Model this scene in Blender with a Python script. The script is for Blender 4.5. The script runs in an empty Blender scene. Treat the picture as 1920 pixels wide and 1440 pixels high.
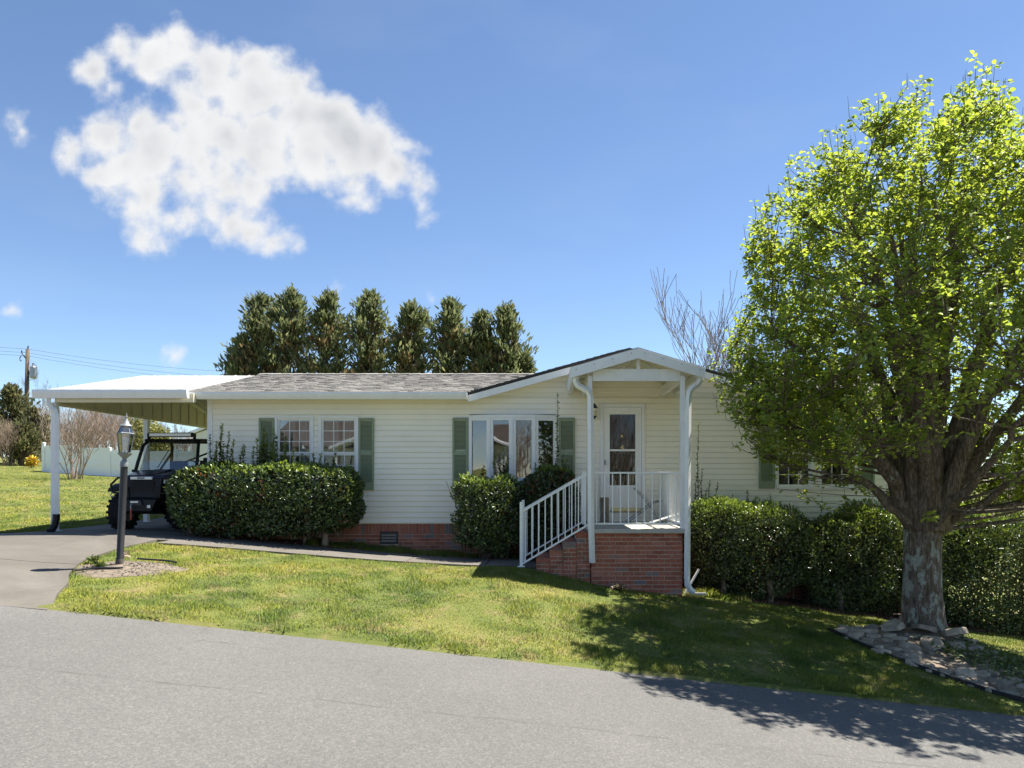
import bpy, bmesh, math, random
import numpy as np
from mathutils import Vector, Matrix

# ------------------------------------------------------------------ camera, sky, sun
SC = bpy.context.scene
COL = SC.collection
H = 1.908                 # eye height above the road under the camera
F, CX, CY = 1440.0, 1020.0, 900.0   # focal length and vanishing point in photo pixels (1920 x 1440)
cam = bpy.data.cameras.new('camera')
cam.lens, cam.sensor_width = 36.0 * F / 1920.0, 36.0
cam.shift_x, cam.shift_y = (960 - CX) / 1920.0, (CY - 720) / 1920.0
cam.clip_start, cam.clip_end = 0.1, 3000.0
camo = bpy.data.objects.new('camera', cam)
COL.objects.link(camo)
camo.location = (0, 0, H)
camo.rotation_euler = (math.radians(90), 0, 0)
SC.camera = camo

SUN = Vector((1.44, 0.75, 3.07)).normalized()
SUN_EL = math.asin(SUN.z)
SUN_AZ = math.atan2(SUN.x, SUN.y)
sun = bpy.data.lights.new('sun', 'SUN')
sun.energy, sun.angle, sun.color = 4.7, math.radians(0.53), (1.0, 0.95, 0.86)
suno = bpy.data.objects.new('sun', sun)
COL.objects.link(suno)
suno.rotation_euler = SUN.to_track_quat('Z', 'Y').to_euler()
suno.location = (20, 10, 40)

SC.view_settings.view_transform = 'Standard'
SC.view_settings.look = 'None'
SC.view_settings.exposure = 1.42
SC.view_settings.gamma = 1.0
SC.view_settings.use_curve_mapping = False
SC.cycles.max_bounces = 10
SC.cycles.diffuse_bounces = 9
SC.cycles.transparent_max_bounces = 12
SC.cycles.use_denoising = True


def build_world():
    w = bpy.data.worlds.new('World')
    SC.world = w
    w.use_nodes = True
    nt = w.node_tree
    nt.nodes.clear()
    N = nt.nodes.new
    L = nt.links.new

    def math_n(op, a, b=None, c=None, clamp=False):
        n = N('ShaderNodeMath')
        n.operation, n.use_clamp = op, clamp
        for k, v in enumerate((a, b, c)):
            if v is None:
                continue
            if hasattr(v, 'is_linked'):
                L(v, n.inputs[k])
            else:
                n.inputs[k].default_value = v
        return n.outputs[0]
    out = N('ShaderNodeOutputWorld')
    bg = N('ShaderNodeBackground')
    bg.inputs['Strength'].default_value = 0.069
    L(bg.outputs[0], out.inputs[0])
    sky = N('ShaderNodeTexSky')
    sky.sky_type = 'NISHITA'
    sky.sun_disc = False
    sky.sun_elevation, sky.sun_rotation = SUN_EL, SUN_AZ
    sky.altitude, sky.air_density, sky.dust_density, sky.ozone_density = 1800.0, 1.0, 0.08, 3.2
    tc = N('ShaderNodeTexCoord')
    sep = N('ShaderNodeSeparateXYZ')
    L(tc.outputs['Generated'], sep.inputs[0])
    dy = math_n('MAXIMUM', sep.outputs[1], 0.02)
    u = math_n('DIVIDE', sep.outputs[0], dy)
    v = math_n('DIVIDE', sep.outputs[2], dy)
    uv = N('ShaderNodeCombineXYZ')
    L(u, uv.inputs[0])
    L(v, uv.inputs[1])
    # edge-warping noise
    warp = N('ShaderNodeTexNoise')
    warp.inputs['Scale'].default_value = 11.0
    warp.inputs['Detail'].default_value = 3.0
    L(uv.outputs[0], warp.inputs['Vector'])
    wsub = N('ShaderNodeVectorMath')
    wsub.operation = 'MULTIPLY_ADD'
    wsub.inputs[1].default_value = (0.07, 0.07, 0)
    wsub.inputs[2].default_value = (-0.035, -0.035, 0)
    L(warp.outputs['Color'], wsub.inputs[0])
    wadd = N('ShaderNodeVectorMath')
    wadd.operation = 'ADD'
    L(uv.outputs[0], wadd.inputs[0])
    L(wsub.outputs[0], wadd.inputs[1])
    puffs = [(165, 115, 46), (235, 82, 42), (300, 95, 58), (345, 75, 42), (400, 112, 62), (470, 112, 52),
             (470, 165, 72), (540, 150, 56), (560, 205, 72), (620, 215, 66), (650, 255, 72), (700, 272, 62),
             (740, 300, 52), (785, 325, 34), (760, 255, 26), (140, 278, 38), (200, 245, 52), (262, 225, 46),
             (285, 275, 62), (355, 250, 62), (430, 245, 62), (500, 260, 72), (580, 280, 62), (655, 312, 36),
             (200, 322, 46), (275, 342, 52), (345, 322, 46), (262, 420, 40), (312, 388, 30), (300, 440, 24),
             (425, 322, 50), (445, 392, 50), (482, 405, 44), (525, 432, 32), (560, 450, 17), (402, 366, 36),
             (652, 356, 30), (690, 372, 19), (622, 340, 13), (795, 355, 20), (825, 377, 19),
             (190, 160, 26), (360, 170, 50), (400, 205, 50), (330, 215, 34), (240, 300, 46), (380, 290, 46), (250, 375, 36), (350, 375, 34), (470, 330, 50), (345, 640, 11), (318, 640, 10), (627, 540, 12), (28, 228, 26), (18, 560, 16), (816, 549, 9)]
    field = None
    for (px, py, r) in puffs:
        d = N('ShaderNodeVectorMath')
        d.operation = 'DISTANCE'
        L(wadd.outputs[0], d.inputs[0])
        d.inputs[1].default_value = ((px - CX) / F, (CY - py - 14) / F, 0)
        rr = 1.02 * r / F
        f = math_n('MULTIPLY_ADD', d.outputs['Value'], -1.0, rr)
        if field is None:
            field = f
        else:
            field = math_n('SMOOTH_MAX', field, f, 0.022)
    n1 = N('ShaderNodeTexNoise')
    n1.inputs['Scale'].default_value = 26.0
    n1.inputs['Detail'].default_value = 7.0
    n1.inputs['Roughness'].default_value = 0.56
    L(uv.outputs[0], n1.inputs['Vector'])
    nn = math_n('MULTIPLY_ADD', n1.outputs['Fac'], 0.095, -0.056)
    dens = math_n('MULTIPLY_ADD', field, 1.7, nn)
    alpha = N('ShaderNodeMapRange')
    alpha.interpolation_type = 'SMOOTHSTEP'
    alpha.inputs['From Min'].default_value = -0.018
    alpha.inputs['From Max'].default_value = 0.034
    L(dens, alpha.inputs['Value'])
    front = math_n('GREATER_THAN', sep.outputs[1], 0.05)
    a1 = math_n('MULTIPLY', alpha.outputs[0], front)
    # thin high wisps over the whole sky
    wv = N('ShaderNodeVectorMath')
    wv.operation = 'MULTIPLY'
    wv.inputs[1].default_value = (1.6, 1.6, 5.0)
    L(tc.outputs['Generated'], wv.inputs[0])
    n2 = N('ShaderNodeTexNoise')
    n2.inputs['Scale'].default_value = 2.2
    n2.inputs['Detail'].default_value = 6.0
    n2.inputs['Roughness'].default_value = 0.55
    L(wv.outputs[0], n2.inputs['Vector'])
    wis = N('ShaderNodeMapRange')
    wis.inputs['From Min'].default_value = 0.5
    wis.inputs['From Max'].default_value = 0.85
    wis.inputs['To Max'].default_value = 0.10
    L(n2.outputs['Fac'], wis.inputs['Value'])
    # cloud brightness: thick parts and low-frequency noise are greyer
    n3 = N('ShaderNodeTexNoise')
    n3.inputs['Scale'].default_value = 7.0
    n3.inputs['Detail'].default_value = 5.0
    L(uv.outputs[0], n3.inputs['Vector'])
    g = math_n('MULTIPLY_ADD', field, 30.0, -0.35)
    g2 = math_n('MULTIPLY_ADD', n3.outputs['Fac'], 5.0, -1.8)
    gg = math_n('MULTIPLY', g, g2, clamp=True)
    ccol = N('ShaderNodeMixRGB')
    ccol.inputs[1].default_value = (5.0, 5.03, 5.06, 1)
    ccol.inputs[2].default_value = (3.45, 3.58, 3.78, 1)
    L(gg, ccol.inputs[0])
    m0 = N('ShaderNodeMixRGB')
    m0.inputs[2].default_value = (4.2, 4.4, 4.7, 1)
    L(wis.outputs[0], m0.inputs[0])
    L(sky.outputs[0], m0.inputs[1])
    m1 = N('ShaderNodeMixRGB')
    L(a1, m1.inputs[0])
    L(m0.outputs[0], m1.inputs[1])
    L(ccol.outputs[0], m1.inputs[2])
    L(m1.outputs[0], bg.inputs['Color'])


build_world()

# ------------------------------------------------------------------ helpers
rng = np.random.default_rng(7)
random.seed(7)


def P(px, py, Y):
    """world point seen at photo pixel (px, py) at depth Y"""
    return Vector(((px - CX) / F * Y, Y, H - (py - CY) / F * Y))


class MB:
    """collects vertices and faces of one mesh"""

    def __init__(s):
        s.v, s.f = [], []

    def add(s, vs, fs):
        o = len(s.v)
        s.v.extend([tuple(p) for p in vs])
        s.f.extend([tuple(i + o for i in q) for q in fs])
        return s

    def box(s, x0, x1, y0, y1, z0, z1):
        return s.hexa([(x0, y0, z0), (x1, y0, z0), (x1, y1, z0), (x0, y1, z0),
                       (x0, y0, z1), (x1, y0, z1), (x1, y1, z1), (x0, y1, z1)])

    def hexa(s, p):
        return s.add(p, [(0, 3, 2, 1), (4, 5, 6, 7), (0, 1, 5, 4), (1, 2, 6, 5), (2, 3, 7, 6), (3, 0, 4, 7)])

    def prism(s, poly, axis, a0, a1):
        """poly of 2-D points extruded along axis 'x' (poly = y,z), 'y' (poly = x,z) or 'z' (poly = x,y)"""
        n = len(poly)
        mk = {'x': lambda p, a: (a, p[0], p[1]), 'y': lambda p, a: (p[0], a, p[1]), 'z': lambda p, a: (p[0], p[1], a)}[axis]
        vs = [mk(p, a0) for p in poly] + [mk(p, a1) for p in poly]
        fs = [tuple(range(n))[::-1], tuple(range(n, 2 * n))]
        fs += [(i, (i + 1) % n, n + (i + 1) % n, n + i) for i in range(n)]
        return s.add(vs, fs)

    def beam(s, a, b, w, h, up=(0, 0, 1)):
        a, b = Vector(a), Vector(b)
        d = (b - a).normalized()
        u = Vector(up)
        sd = d.cross(u)
        if sd.length < 1e-4:
            sd = d.cross(Vector((0, 1, 0)))
        sd.normalize()
        u = sd.cross(d)
        sd, u = sd * w / 2, u * h / 2
        return s.hexa([a - sd - u, a + sd - u, b + sd - u, b - sd - u, a - sd + u, a + sd + u, b + sd + u, b - sd + u])

    def tube(s, pts, rad, n=8, cap=True):
        pts = [Vector(p) for p in pts]
        if not hasattr(rad, '__len__'):
            rad = [rad] * len(pts)
        o = len(s.v)
        ref = None
        for i, p in enumerate(pts):
            d = (pts[min(i + 1, len(pts) - 1)] - pts[max(i - 1, 0)])
            if d.length < 1e-9:
                d = Vector((0, 0, 1))
            d.normalize()
            if ref is None:
                ref = Vector((1, 0, 0)) if abs(d.x) < 0.8 else Vector((0, 1, 0))
            a = (ref - d * ref.dot(d))
            if a.length < 1e-6:
                a = d.orthogonal()
            a.normalize()
            ref = a
            b = d.cross(a)
            for k in range(n):
                t = 2 * math.pi * k / n
                s.v.append(tuple(p + (a * math.cos(t) + b * math.sin(t)) * rad[i]))
        m = len(pts)
        for i in range(m - 1):
            for k in range(n):
                k2 = (k + 1) % n
                s.f.append((o + i * n + k, o + i * n + k2, o + (i + 1) * n + k2, o + (i + 1) * n + k))
        if cap:
            s.f.append(tuple(o + k for k in range(n))[::-1])
            s.f.append(tuple(o + (m - 1) * n + k for k in range(n)))
        return s

    def lathe(s, prof, n=16, center=(0, 0, 0), axis='z'):
        """prof of (radius, height) spun about an axis through center"""
        o = len(s.v)
        c = center
        for (r, h) in prof:
            for k in range(n):
                t = 2 * math.pi * (k + 0.5) / n
                a, b = r * math.cos(t), r * math.sin(t)
                q = {'z': (a, b, h), 'x': (h, a, b), 'y': (b, h, a)}[axis]
                s.v.append((c[0] + q[0], c[1] + q[1], c[2] + q[2]))
        for i in range(len(prof) - 1):
            for k in range(n):
                k2 = (k + 1) % n
                s.f.append((o + i * n + k, o + i * n + k2, o + (i + 1) * n + k2, o + (i + 1) * n + k))
        s.f.append(tuple(o + k for k in range(n))[::-1])
        s.f.append(tuple(o + (len(prof) - 1) * n + k for k in range(n)))
        return s

    def mesh(s, name, mat, smooth=False, fix=True):
        me = bpy.data.meshes.new(name)
        me.from_pydata(s.v, [], s.f)
        if fix:
            bm = bmesh.new()
            bm.from_mesh(me)
            bmesh.ops.recalc_face_normals(bm, faces=bm.faces)
            bm.to_mesh(me)
            bm.free()
        if smooth:
            me.polygons.foreach_set('use_smooth', [True] * len(me.polygons))
        if mat:
            me.materials.append(mat)
        return me

    def build(s, name, mat, parent=None, smooth=False, bevel=0, fix=True, auto=False):
        me = s.mesh(name, mat, smooth, fix)
        if auto:
            me.polygons.foreach_set('use_smooth', [True] * len(me.polygons))
            me.set_sharp_from_angle(angle=math.radians(40))
        o = link(name, me, parent)
        if bevel:
            m = o.modifiers.new('bevel', 'BEVEL')
            m.width, m.segments, m.limit_method = bevel, 2, 'ANGLE'
        return o


def link(name, data, parent=None):
    o = bpy.data.objects.new(name, data)
    COL.objects.link(o)
    if parent is not None:
        o.parent = parent
    return o


def thing(name, label, cat, loc=(0, 0, 0), rotz=0, group=None):
    o = link(name, None)
    o.empty_display_size = 0.2
    o.location = loc
    o.rotation_euler = (0, 0, rotz)
    return tag(o, label, cat, group)


def tag(o, label=None, cat=None, group=None, kind=None):
    if label:
        o['label'] = label
    if cat:
        o['category'] = cat
    if group:
        o['group'] = group
    if kind:
        o['kind'] = kind
    return o


def copy_tree(o, parent=None):
    c = o.copy()
    COL.objects.link(c)
    c.parent = parent
    for ch in o.children:
        copy_tree(ch, c)
    return c


def arr_mesh(name, V, Fq, mat, smooth=False):
    """mesh from numpy vertex (n,3) and face (m,k) arrays"""
    me = bpy.data.meshes.new(name)
    V = np.asarray(V, np.float32)
    Fq = np.asarray(Fq, np.int32)
    m, k = Fq.shape
    me.vertices.add(len(V))
    me.vertices.foreach_set('co', V.ravel())
    me.loops.add(m * k)
    me.loops.foreach_set('vertex_index', Fq.ravel())
    me.polygons.add(m)
    me.polygons.foreach_set('loop_start', np.arange(0, m * k, k, dtype=np.int32))
    me.polygons.foreach_set('loop_total', np.full(m, k, np.int32))
    if smooth:
        me.polygons.foreach_set('use_smooth', np.ones(m, bool))
    me.update(calc_edges=True)
    if mat:
        me.materials.append(mat)
    return me


def unit(a):
    return a / np.maximum(np.linalg.norm(a, axis=1, keepdims=True), 1e-9)


def leaf_arrays(C, D, Nn, L, W, fold=0.22, droop=0.15):
    """two-quad folded leaves: base C, axis D, face normal Nn"""
    D = unit(D)
    S = unit(np.cross(D, Nn))
    Nn = np.cross(S, D)
    L, W = L[:, None], W[:, None]
    base = C
    tip = C + D * L - Nn * L * droop
    l1 = C + D * L * 0.33 - S * W * 0.5 + Nn * W * fold
    l2 = C + D * L * 0.70 - S * W * 0.40 + Nn * W * fold * 0.6
    r1 = C + D * L * 0.33 + S * W * 0.5 + Nn * W * fold
    r2 = C + D * L * 0.70 + S * W * 0.40 + Nn * W * fold * 0.6
    V = np.stack([base, l1, l2, tip, r2, r1], 1).reshape(-1, 3)
    n = len(C)
    o = (np.arange(n) * 6)[:, None]
    Fq = np.concatenate([o + np.array([[0, 3, 2, 1]]), o + np.array([[0, 5, 4, 3]])], 1).reshape(-1, 4)
    return V, Fq


# ------------------------------------------------------------------ materials
MATS = {}


def nodes(m):
    nt = m.node_tree
    return nt, nt.nodes.new, nt.links.new, nt.nodes['Principled BSDF']


def new_mat(name):
    m = bpy.data.materials.new(name)
    m.use_nodes = True
    MATS[name] = m
    return m


def noise(N, L, scale, detail=4, rough=0.55, vec=None, dist=0.0):
    n = N('ShaderNodeTexNoise')
    n.inputs['Scale'].default_value = scale
    n.inputs['Detail'].default_value = detail
    n.inputs['Roughness'].default_value = rough
    n.inputs['Distortion'].default_value = dist
    if vec is not None:
        L(vec, n.inputs['Vector'])
    return n


def ramp(N, L, fac, stops):
    r = N('ShaderNodeValToRGB')
    e = r.color_ramp.elements
    while len(e) < len(stops):
        e.new(0.5)
    for i, (p, c) in enumerate(stops):
        e[i].position = p
        e[i].color = (*c, 1) if len(c) == 3 else c
    L(fac, r.inputs[0])
    return r.outputs[0]


def mix(N, L, fac, a, b, blend='MIX'):
    m = N('ShaderNodeMixRGB')
    m.blend_type = blend
    for k, v in enumerate((fac, a, b)):
        if hasattr(v, 'is_linked'):
            L(v, m.inputs[k])
        elif k == 0:
            m.inputs[0].default_value = v
        else:
            m.inputs[k].default_value = (*v, 1)
    return m.outputs[0]


def bump(N, L, bs, h, strength, dist=0.01):
    b = N('ShaderNodeBump')
    b.inputs['Strength'].default_value = strength
    b.inputs['Distance'].default_value = dist
    L(h, b.inputs['Height'])
    L(b.outputs[0], bs.inputs['Normal'])


def plain(name, col, rough=0.6, var=0.12, scale=3.0, metal=0.0, spec=0.5, bmp=0.0, bscale=60, dirt=None, objrand=0.0, stretch=None):
    """base colour with soft noise variation, optional dirt colour, bump and per-object variation"""
    m = new_mat(name)
    nt, N, L, bs = nodes(m)
    geo = N('ShaderNodeNewGeometry')
    vec = geo.outputs['Position']
    if stretch:
        v = N('ShaderNodeVectorMath')
        v.operation = 'MULTIPLY'
        v.inputs[1].default_value = stretch
        L(vec, v.inputs[0])
        vec = v.outputs[0]
    n = noise(N, L, scale, 5, 0.6, vec)
    lo = tuple(c * (1 - var) for c in col)
    hi = tuple(min(1, c * (1 + var)) for c in col)
    c = ramp(N, L, n.outputs['Fac'], [(0.3, lo), (0.7, hi)])
    if dirt:
        n2 = noise(N, L, scale * 2.7, 6, 0.65, vec)
        f = N('ShaderNodeMapRange')
        f.inputs['From Min'].default_value = 0.52
        f.inputs['From Max'].default_value = 0.78
        f.inputs['To Max'].default_value = 0.6
        L(n2.outputs['Fac'], f.inputs['Value'])
        c = mix(N, L, f.outputs[0], c, dirt)
    if objrand:
        oi = N('ShaderNodeObjectInfo')
        f = N('ShaderNodeMapRange')
        f.inputs['To Min'].default_value = 1 - objrand
        f.inputs['To Max'].default_value = 1 + objrand
        L(oi.outputs['Random'], f.inputs['Value'])
        v = N('ShaderNodeVectorMath')
        v.operation = 'SCALE'
        L(c, v.inputs[0])
        L(f.outputs[0], v.inputs['Scale'])
        c = v.outputs[0]
    L(c, bs.inputs['Base Color'])
    bs.inputs['Roughness'].default_value = rough
    bs.inputs['Metallic'].default_value = metal
    bs.inputs['Specular IOR Level'].default_value = spec
    if bmp:
        nb = noise(N, L, bscale, 5, 0.6, vec)
        bump(N, L, bs, nb.outputs['Fac'], bmp)
    return m


def leaf_mat(name, c0, c1, c2, rough=0.5, trans=0.35, tcol=None, spec=0.4, red=None):
    """leaves: colour per leaf, diffuse + translucent"""
    m = new_mat(name)
    nt, N, L, bs = nodes(m)
    geo = N('ShaderNodeNewGeometry')
    rnd = geo.outputs['Random Per Island']
    stops = [(0.0, c0), (0.5, c1), (1.0, c2)]
    c = ramp(N, L, rnd, stops)
    n = noise(N, L, 1.6, 3, 0.6, geo.outputs['Position'])
    f = N('ShaderNodeMapRange')
    f.inputs['From Min'].default_value = 0.3
    f.inputs['From Max'].default_value = 0.7
    f.inputs['To Min'].default_value = 0.72
    f.inputs['To Max'].default_value = 1.28
    L(n.outputs['Fac'], f.inputs['Value'])
    v = N('ShaderNodeVectorMath')
    v.operation = 'SCALE'
    L(c, v.inputs[0])
    L(f.outputs[0], v.inputs['Scale'])
    c = v.outputs[0]
    if red:
        n2 = noise(N, L, 2.3, 2, 0.5, geo.outputs['Position'])
        a = N('ShaderNodeMath')
        a.operation = 'MULTIPLY_ADD'
        L(rnd, a.inputs[0])
        a.inputs[1].default_value = 0.25
        L(n2.outputs['Fac'], a.inputs[2])
        g = N('ShaderNodeMapRange')
        g.inputs['From Min'].default_value = red[1]
        g.inputs['From Max'].default_value = red[1] + 0.03
        L(a.outputs[0], g.inputs['Value'])
        c = mix(N, L, g.outputs[0], c, red[0])
    L(c, bs.inputs['Base Color'])
    bs.inputs['Roughness'].default_value = rough
    bs.inputs['Specular IOR Level'].default_value = spec
    tr = N('ShaderNodeBsdfTranslucent')
    if tcol:
        v2 = N('ShaderNodeVectorMath')
        v2.operation = 'MULTIPLY'
        v2.inputs[1].default_value = tcol
        L(c, v2.inputs[0])
        L(v2.outputs[0], tr.inputs['Color'])
    else:
        L(c, tr.inputs['Color'])
    ms = N('ShaderNodeMixShader')
    ms.inputs[0].default_value = trans
    L(bs.outputs[0], ms.inputs[1])
    L(tr.outputs[0], ms.inputs[2])
    L(ms.outputs[0], nt.nodes['Material Output'].inputs['Surface'])
    return m


def glass_mat(name, tint=(0.9, 0.95, 0.95), refl=0.16, wav=0.0, wscale=2.5):
    m = new_mat(name)
    nt, N, L, bs = nodes(m)
    nt.nodes.remove(bs)
    tr = N('ShaderNodeBsdfTransparent')
    tr.inputs[0].default_value = (*tint, 1)
    gl = N('ShaderNodeBsdfGlossy')
    gl.inputs['Roughness'].default_value = 0.015
    gl.inputs['Color'].default_value = (1, 1, 1, 1)
    lw = N('ShaderNodeLayerWeight')
    lw.inputs[0].default_value = 0.25
    mr = N('ShaderNodeMapRange')
    mr.inputs['To Min'].default_value = refl
    mr.inputs['To Max'].default_value = 1.0
    L(lw.outputs['Fresnel'], mr.inputs['Value'])
    if wav:
        geo = N('ShaderNodeNewGeometry')
        n = noise(N, L, wscale, 1, 0.4, geo.outputs['Position'])
        b = N('ShaderNodeBump')
        b.inputs['Strength'].default_value = wav
        b.inputs['Distance'].default_value = 0.05
        L(n.outputs['Fac'], b.inputs['Height'])
        L(b.outputs[0], gl.inputs['Normal'])
    ms = N('ShaderNodeMixShader')
    L(mr.outputs[0], ms.inputs[0])
    L(tr.outputs[0], ms.inputs[1])
    L(gl.outputs[0], ms.inputs[2])
    L(ms.outputs[0], nt.nodes['Material Output'].inputs['Surface'])
    return m


def brick_mat(name, mossy=0.0):
    m = new_mat(name)
    nt, N, L, bs = nodes(m)
    oi = N('ShaderNodeObjectInfo')
    geo = N('ShaderNodeNewGeometry')
    rnd = N('ShaderNodeMath')
    rnd.operation = 'ADD'
    L(oi.outputs['Random'], rnd.inputs[0])
    L(geo.outputs['Random Per Island'], rnd.inputs[1])
    fr = N('ShaderNodeMath')
    fr.operation = 'FRACT'
    L(rnd.outputs[0], fr.inputs[0])
    c = ramp(N, L, fr.outputs[0], [(0.0, (0.29, 0.095, 0.058)), (0.35, (0.39, 0.130, 0.078)), (0.65, (0.34, 0.125, 0.08)),
                                  (0.88, (0.43, 0.17, 0.11)), (0.94, (0.24, 0.17, 0.155)), (1.0, (0.17, 0.15, 0.15))])
    n = noise(N, L, 38, 5, 0.65, geo.outputs['Position'])
    c2 = ramp(N, L, n.outputs['Fac'], [(0.3, (0.6, 0.6, 0.6)), (0.7, (1.25, 1.2, 1.2))])
    c = mix(N, L, 1.0, c, c2, 'MULTIPLY')
    n2 = noise(N, L, 9, 4, 0.6, geo.outputs['Position'])
    f = N('ShaderNodeMapRange')
    f.inputs['From Min'].default_value = 0.66
    f.inputs['From Max'].default_value = 0.76
    f.inputs['To Max'].default_value = 0.45
    L(n2.outputs['Fac'], f.inputs['Value'])
    c = mix(N, L, f.outputs[0], c, (0.5, 0.42, 0.38))
    if mossy:
        n3 = noise(N, L, 6, 5, 0.6, geo.outputs['Position'])
        g = N('ShaderNodeMapRange')
        g.inputs['From Min'].default_value = 0.5
        g.inputs['From Max'].default_value = 0.7
        g.inputs['To Max'].default_value = mossy
        L(n3.outputs['Fac'], g.inputs['Value'])
        c = mix(N, L, g.outputs[0], c, (0.09, 0.075, 0.035))
    L(c, bs.inputs['Base Color'])
    bs.inputs['Roughness'].default_value = 0.85
    bump(N, L, bs, n.outputs['Fac'], 0.35, 0.004)
    return m


def make_materials():
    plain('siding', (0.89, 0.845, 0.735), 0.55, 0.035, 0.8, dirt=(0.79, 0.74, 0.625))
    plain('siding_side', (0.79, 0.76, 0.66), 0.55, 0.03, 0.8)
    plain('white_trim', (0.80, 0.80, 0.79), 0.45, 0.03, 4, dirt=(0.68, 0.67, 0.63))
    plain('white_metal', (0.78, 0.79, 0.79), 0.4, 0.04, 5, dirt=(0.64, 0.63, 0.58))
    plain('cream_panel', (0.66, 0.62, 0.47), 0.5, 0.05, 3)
    plain('roof_white', (0.41, 0.41, 0.40), 0.6, 0.04, 2, dirt=(0.35, 0.35, 0.335))
    plain('porch_concrete', (0.42, 0.40, 0.36), 0.9, 0.12, 6, bmp=0.3, bscale=90, dirt=(0.30, 0.28, 0.24))
    plain('bed_soil', (0.20, 0.155, 0.11), 0.95, 0.45, 8, bmp=0.7, bscale=40, dirt=(0.30, 0.25, 0.19))
    plain('shutter_green', (0.235, 0.29, 0.185), 0.55, 0.08, 4, dirt=(0.28, 0.33, 0.22))
    plain('dark_metal', (0.025, 0.025, 0.027), 0.5, 0.2, 20)
    plain('black_plastic', (0.007, 0.007, 0.008), 0.5, 0.3, 12, spec=0.3, dirt=(0.017, 0.016, 0.015))
    plain('navy_paint', (0.006, 0.012, 0.032), 0.3, 0.15, 6)
    plain('rubber', (0.012, 0.012, 0.013), 0.8, 0.25, 25, spec=0.3, dirt=(0.032, 0.03, 0.027))
    plain('grey_metal', (0.33, 0.34, 0.35), 0.4, 0.08, 20, metal=0.7)
    plain('lantern_metal', (0.20, 0.215, 0.225), 0.5, 0.3, 30, metal=0.2, dirt=(0.33, 0.345, 0.36))
    plain('red_strap', (0.32, 0.05, 0.03), 0.7, 0.15, 30)
    plain('lamp_lens', (0.75, 0.76, 0.72), 0.25, 0.05, 30)
    plain('mortar', (0.56, 0.50, 0.43), 0.95, 0.15, 20, bmp=0.3, bscale=120)
    plain('brass', (0.72, 0.55, 0.22), 0.4, 0.06, 10)
    plain('yellow_strip', (0.78, 0.62, 0.30), 0.5, 0.06, 10)
    plain('curtain', (0.52, 0.49, 0.46), 0.9, 0.1, 12, objrand=0.1)
    plain('interior', (0.12, 0.10, 0.09), 0.9, 0.2, 3)
    plain('log_bark', (0.12, 0.10, 0.075), 0.95, 0.5, 14, bmp=0.8, bscale=30, dirt=(0.3, 0.27, 0.22))
    plain('pole_wood', (0.13, 0.09, 0.065), 0.9, 0.3, 6)
    plain('soil', (0.10, 0.072, 0.050), 0.95, 0.45, 7, bmp=0.6, bscale=40, dirt=(0.22, 0.165, 0.11))
    plain('gravel_bed', (0.17, 0.135, 0.10), 0.95, 0.5, 9, bmp=0.9, bscale=40, dirt=(0.27, 0.225, 0.175))
    plain('stone', (0.30, 0.255, 0.195), 0.9, 0.35, 9, bmp=0.6, bscale=26, dirt=(0.42, 0.37, 0.30), objrand=0.35)
    plain('fence_vinyl', (0.80, 0.82, 0.84), 0.4, 0.03, 2)
    plain('bare_wood', (0.30, 0.225, 0.175), 0.9, 0.3, 4)
    plain('bare_wood_grey', (0.20, 0.16, 0.15), 0.9, 0.3, 4)
    plain('cypress_wood', (0.075, 0.055, 0.042), 0.9, 0.3, 4)
    plain('twig', (0.10, 0.075, 0.05), 0.9, 0.3, 10)
    plain('shed_wall', (0.70, 0.68, 0.60), 0.6, 0.04, 2)
    plain('brown_roof', (0.085, 0.068, 0.058), 0.9, 0.25, 4)
    plain('wire', (0.05, 0.05, 0.055), 0.6, 0.1, 3)
    plain('edging', (0.016, 0.016, 0.018), 0.5, 0.3, 8)
    plain('dry_leaf', (0.22, 0.10, 0.06), 0.9, 0.3, 14)
    leaf_mat('pear_leaf', (0.165, 0.240, 0.055), (0.220, 0.295, 0.062), (0.285, 0.345, 0.075), 0.45, 0.58, (1.7, 1.55, 0.75), spec=0.45)
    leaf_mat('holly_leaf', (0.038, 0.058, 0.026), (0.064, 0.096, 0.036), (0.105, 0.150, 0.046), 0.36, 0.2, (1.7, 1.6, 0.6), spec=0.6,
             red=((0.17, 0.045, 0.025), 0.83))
    leaf_mat('holly_new_sunlit', (0.11, 0.165, 0.04), (0.17, 0.235, 0.052), (0.28, 0.34, 0.08), 0.33, 0.3, (1.5, 1.5, 0.6), spec=0.6)  # young leaves and the sunlit hedge tops, their brightness painted in
    leaf_mat('privet_leaf', (0.050, 0.075, 0.033), (0.080, 0.115, 0.043), (0.13, 0.17, 0.06), 0.36, 0.2, (1.7, 1.6, 0.6), spec=0.6)
    leaf_mat('cypress_leaf', (0.115, 0.145, 0.066), (0.16, 0.185, 0.08), (0.23, 0.235, 0.105), 0.7, 0.5)
    leaf_mat('cypress_brown', (0.22, 0.165, 0.08), (0.28, 0.205, 0.10), (0.35, 0.26, 0.125), 0.8, 0.5)
    leaf_mat('cedar_leaf', (0.10, 0.115, 0.05), (0.15, 0.155, 0.065), (0.21, 0.18, 0.085), 0.7, 0.45)
    leaf_mat('bud_leaf', (0.20, 0.20, 0.06), (0.28, 0.27, 0.08), (0.34, 0.33, 0.11), 0.7, 0.3)
    leaf_mat('forsythia_flower', (0.55, 0.36, 0.03), (0.62, 0.42, 0.04), (0.7, 0.5, 0.06), 0.7, 0.2)
    leaf_mat('weed_leaf', (0.07, 0.12, 0.03), (0.11, 0.16, 0.04), (0.18, 0.20, 0.06), 0.5, 0.3)
    leaf_mat('pink_leaf', (0.20, 0.22, 0.10), (0.36, 0.25, 0.2), (0.42, 0.38, 0.28), 0.5, 0.2)
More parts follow.
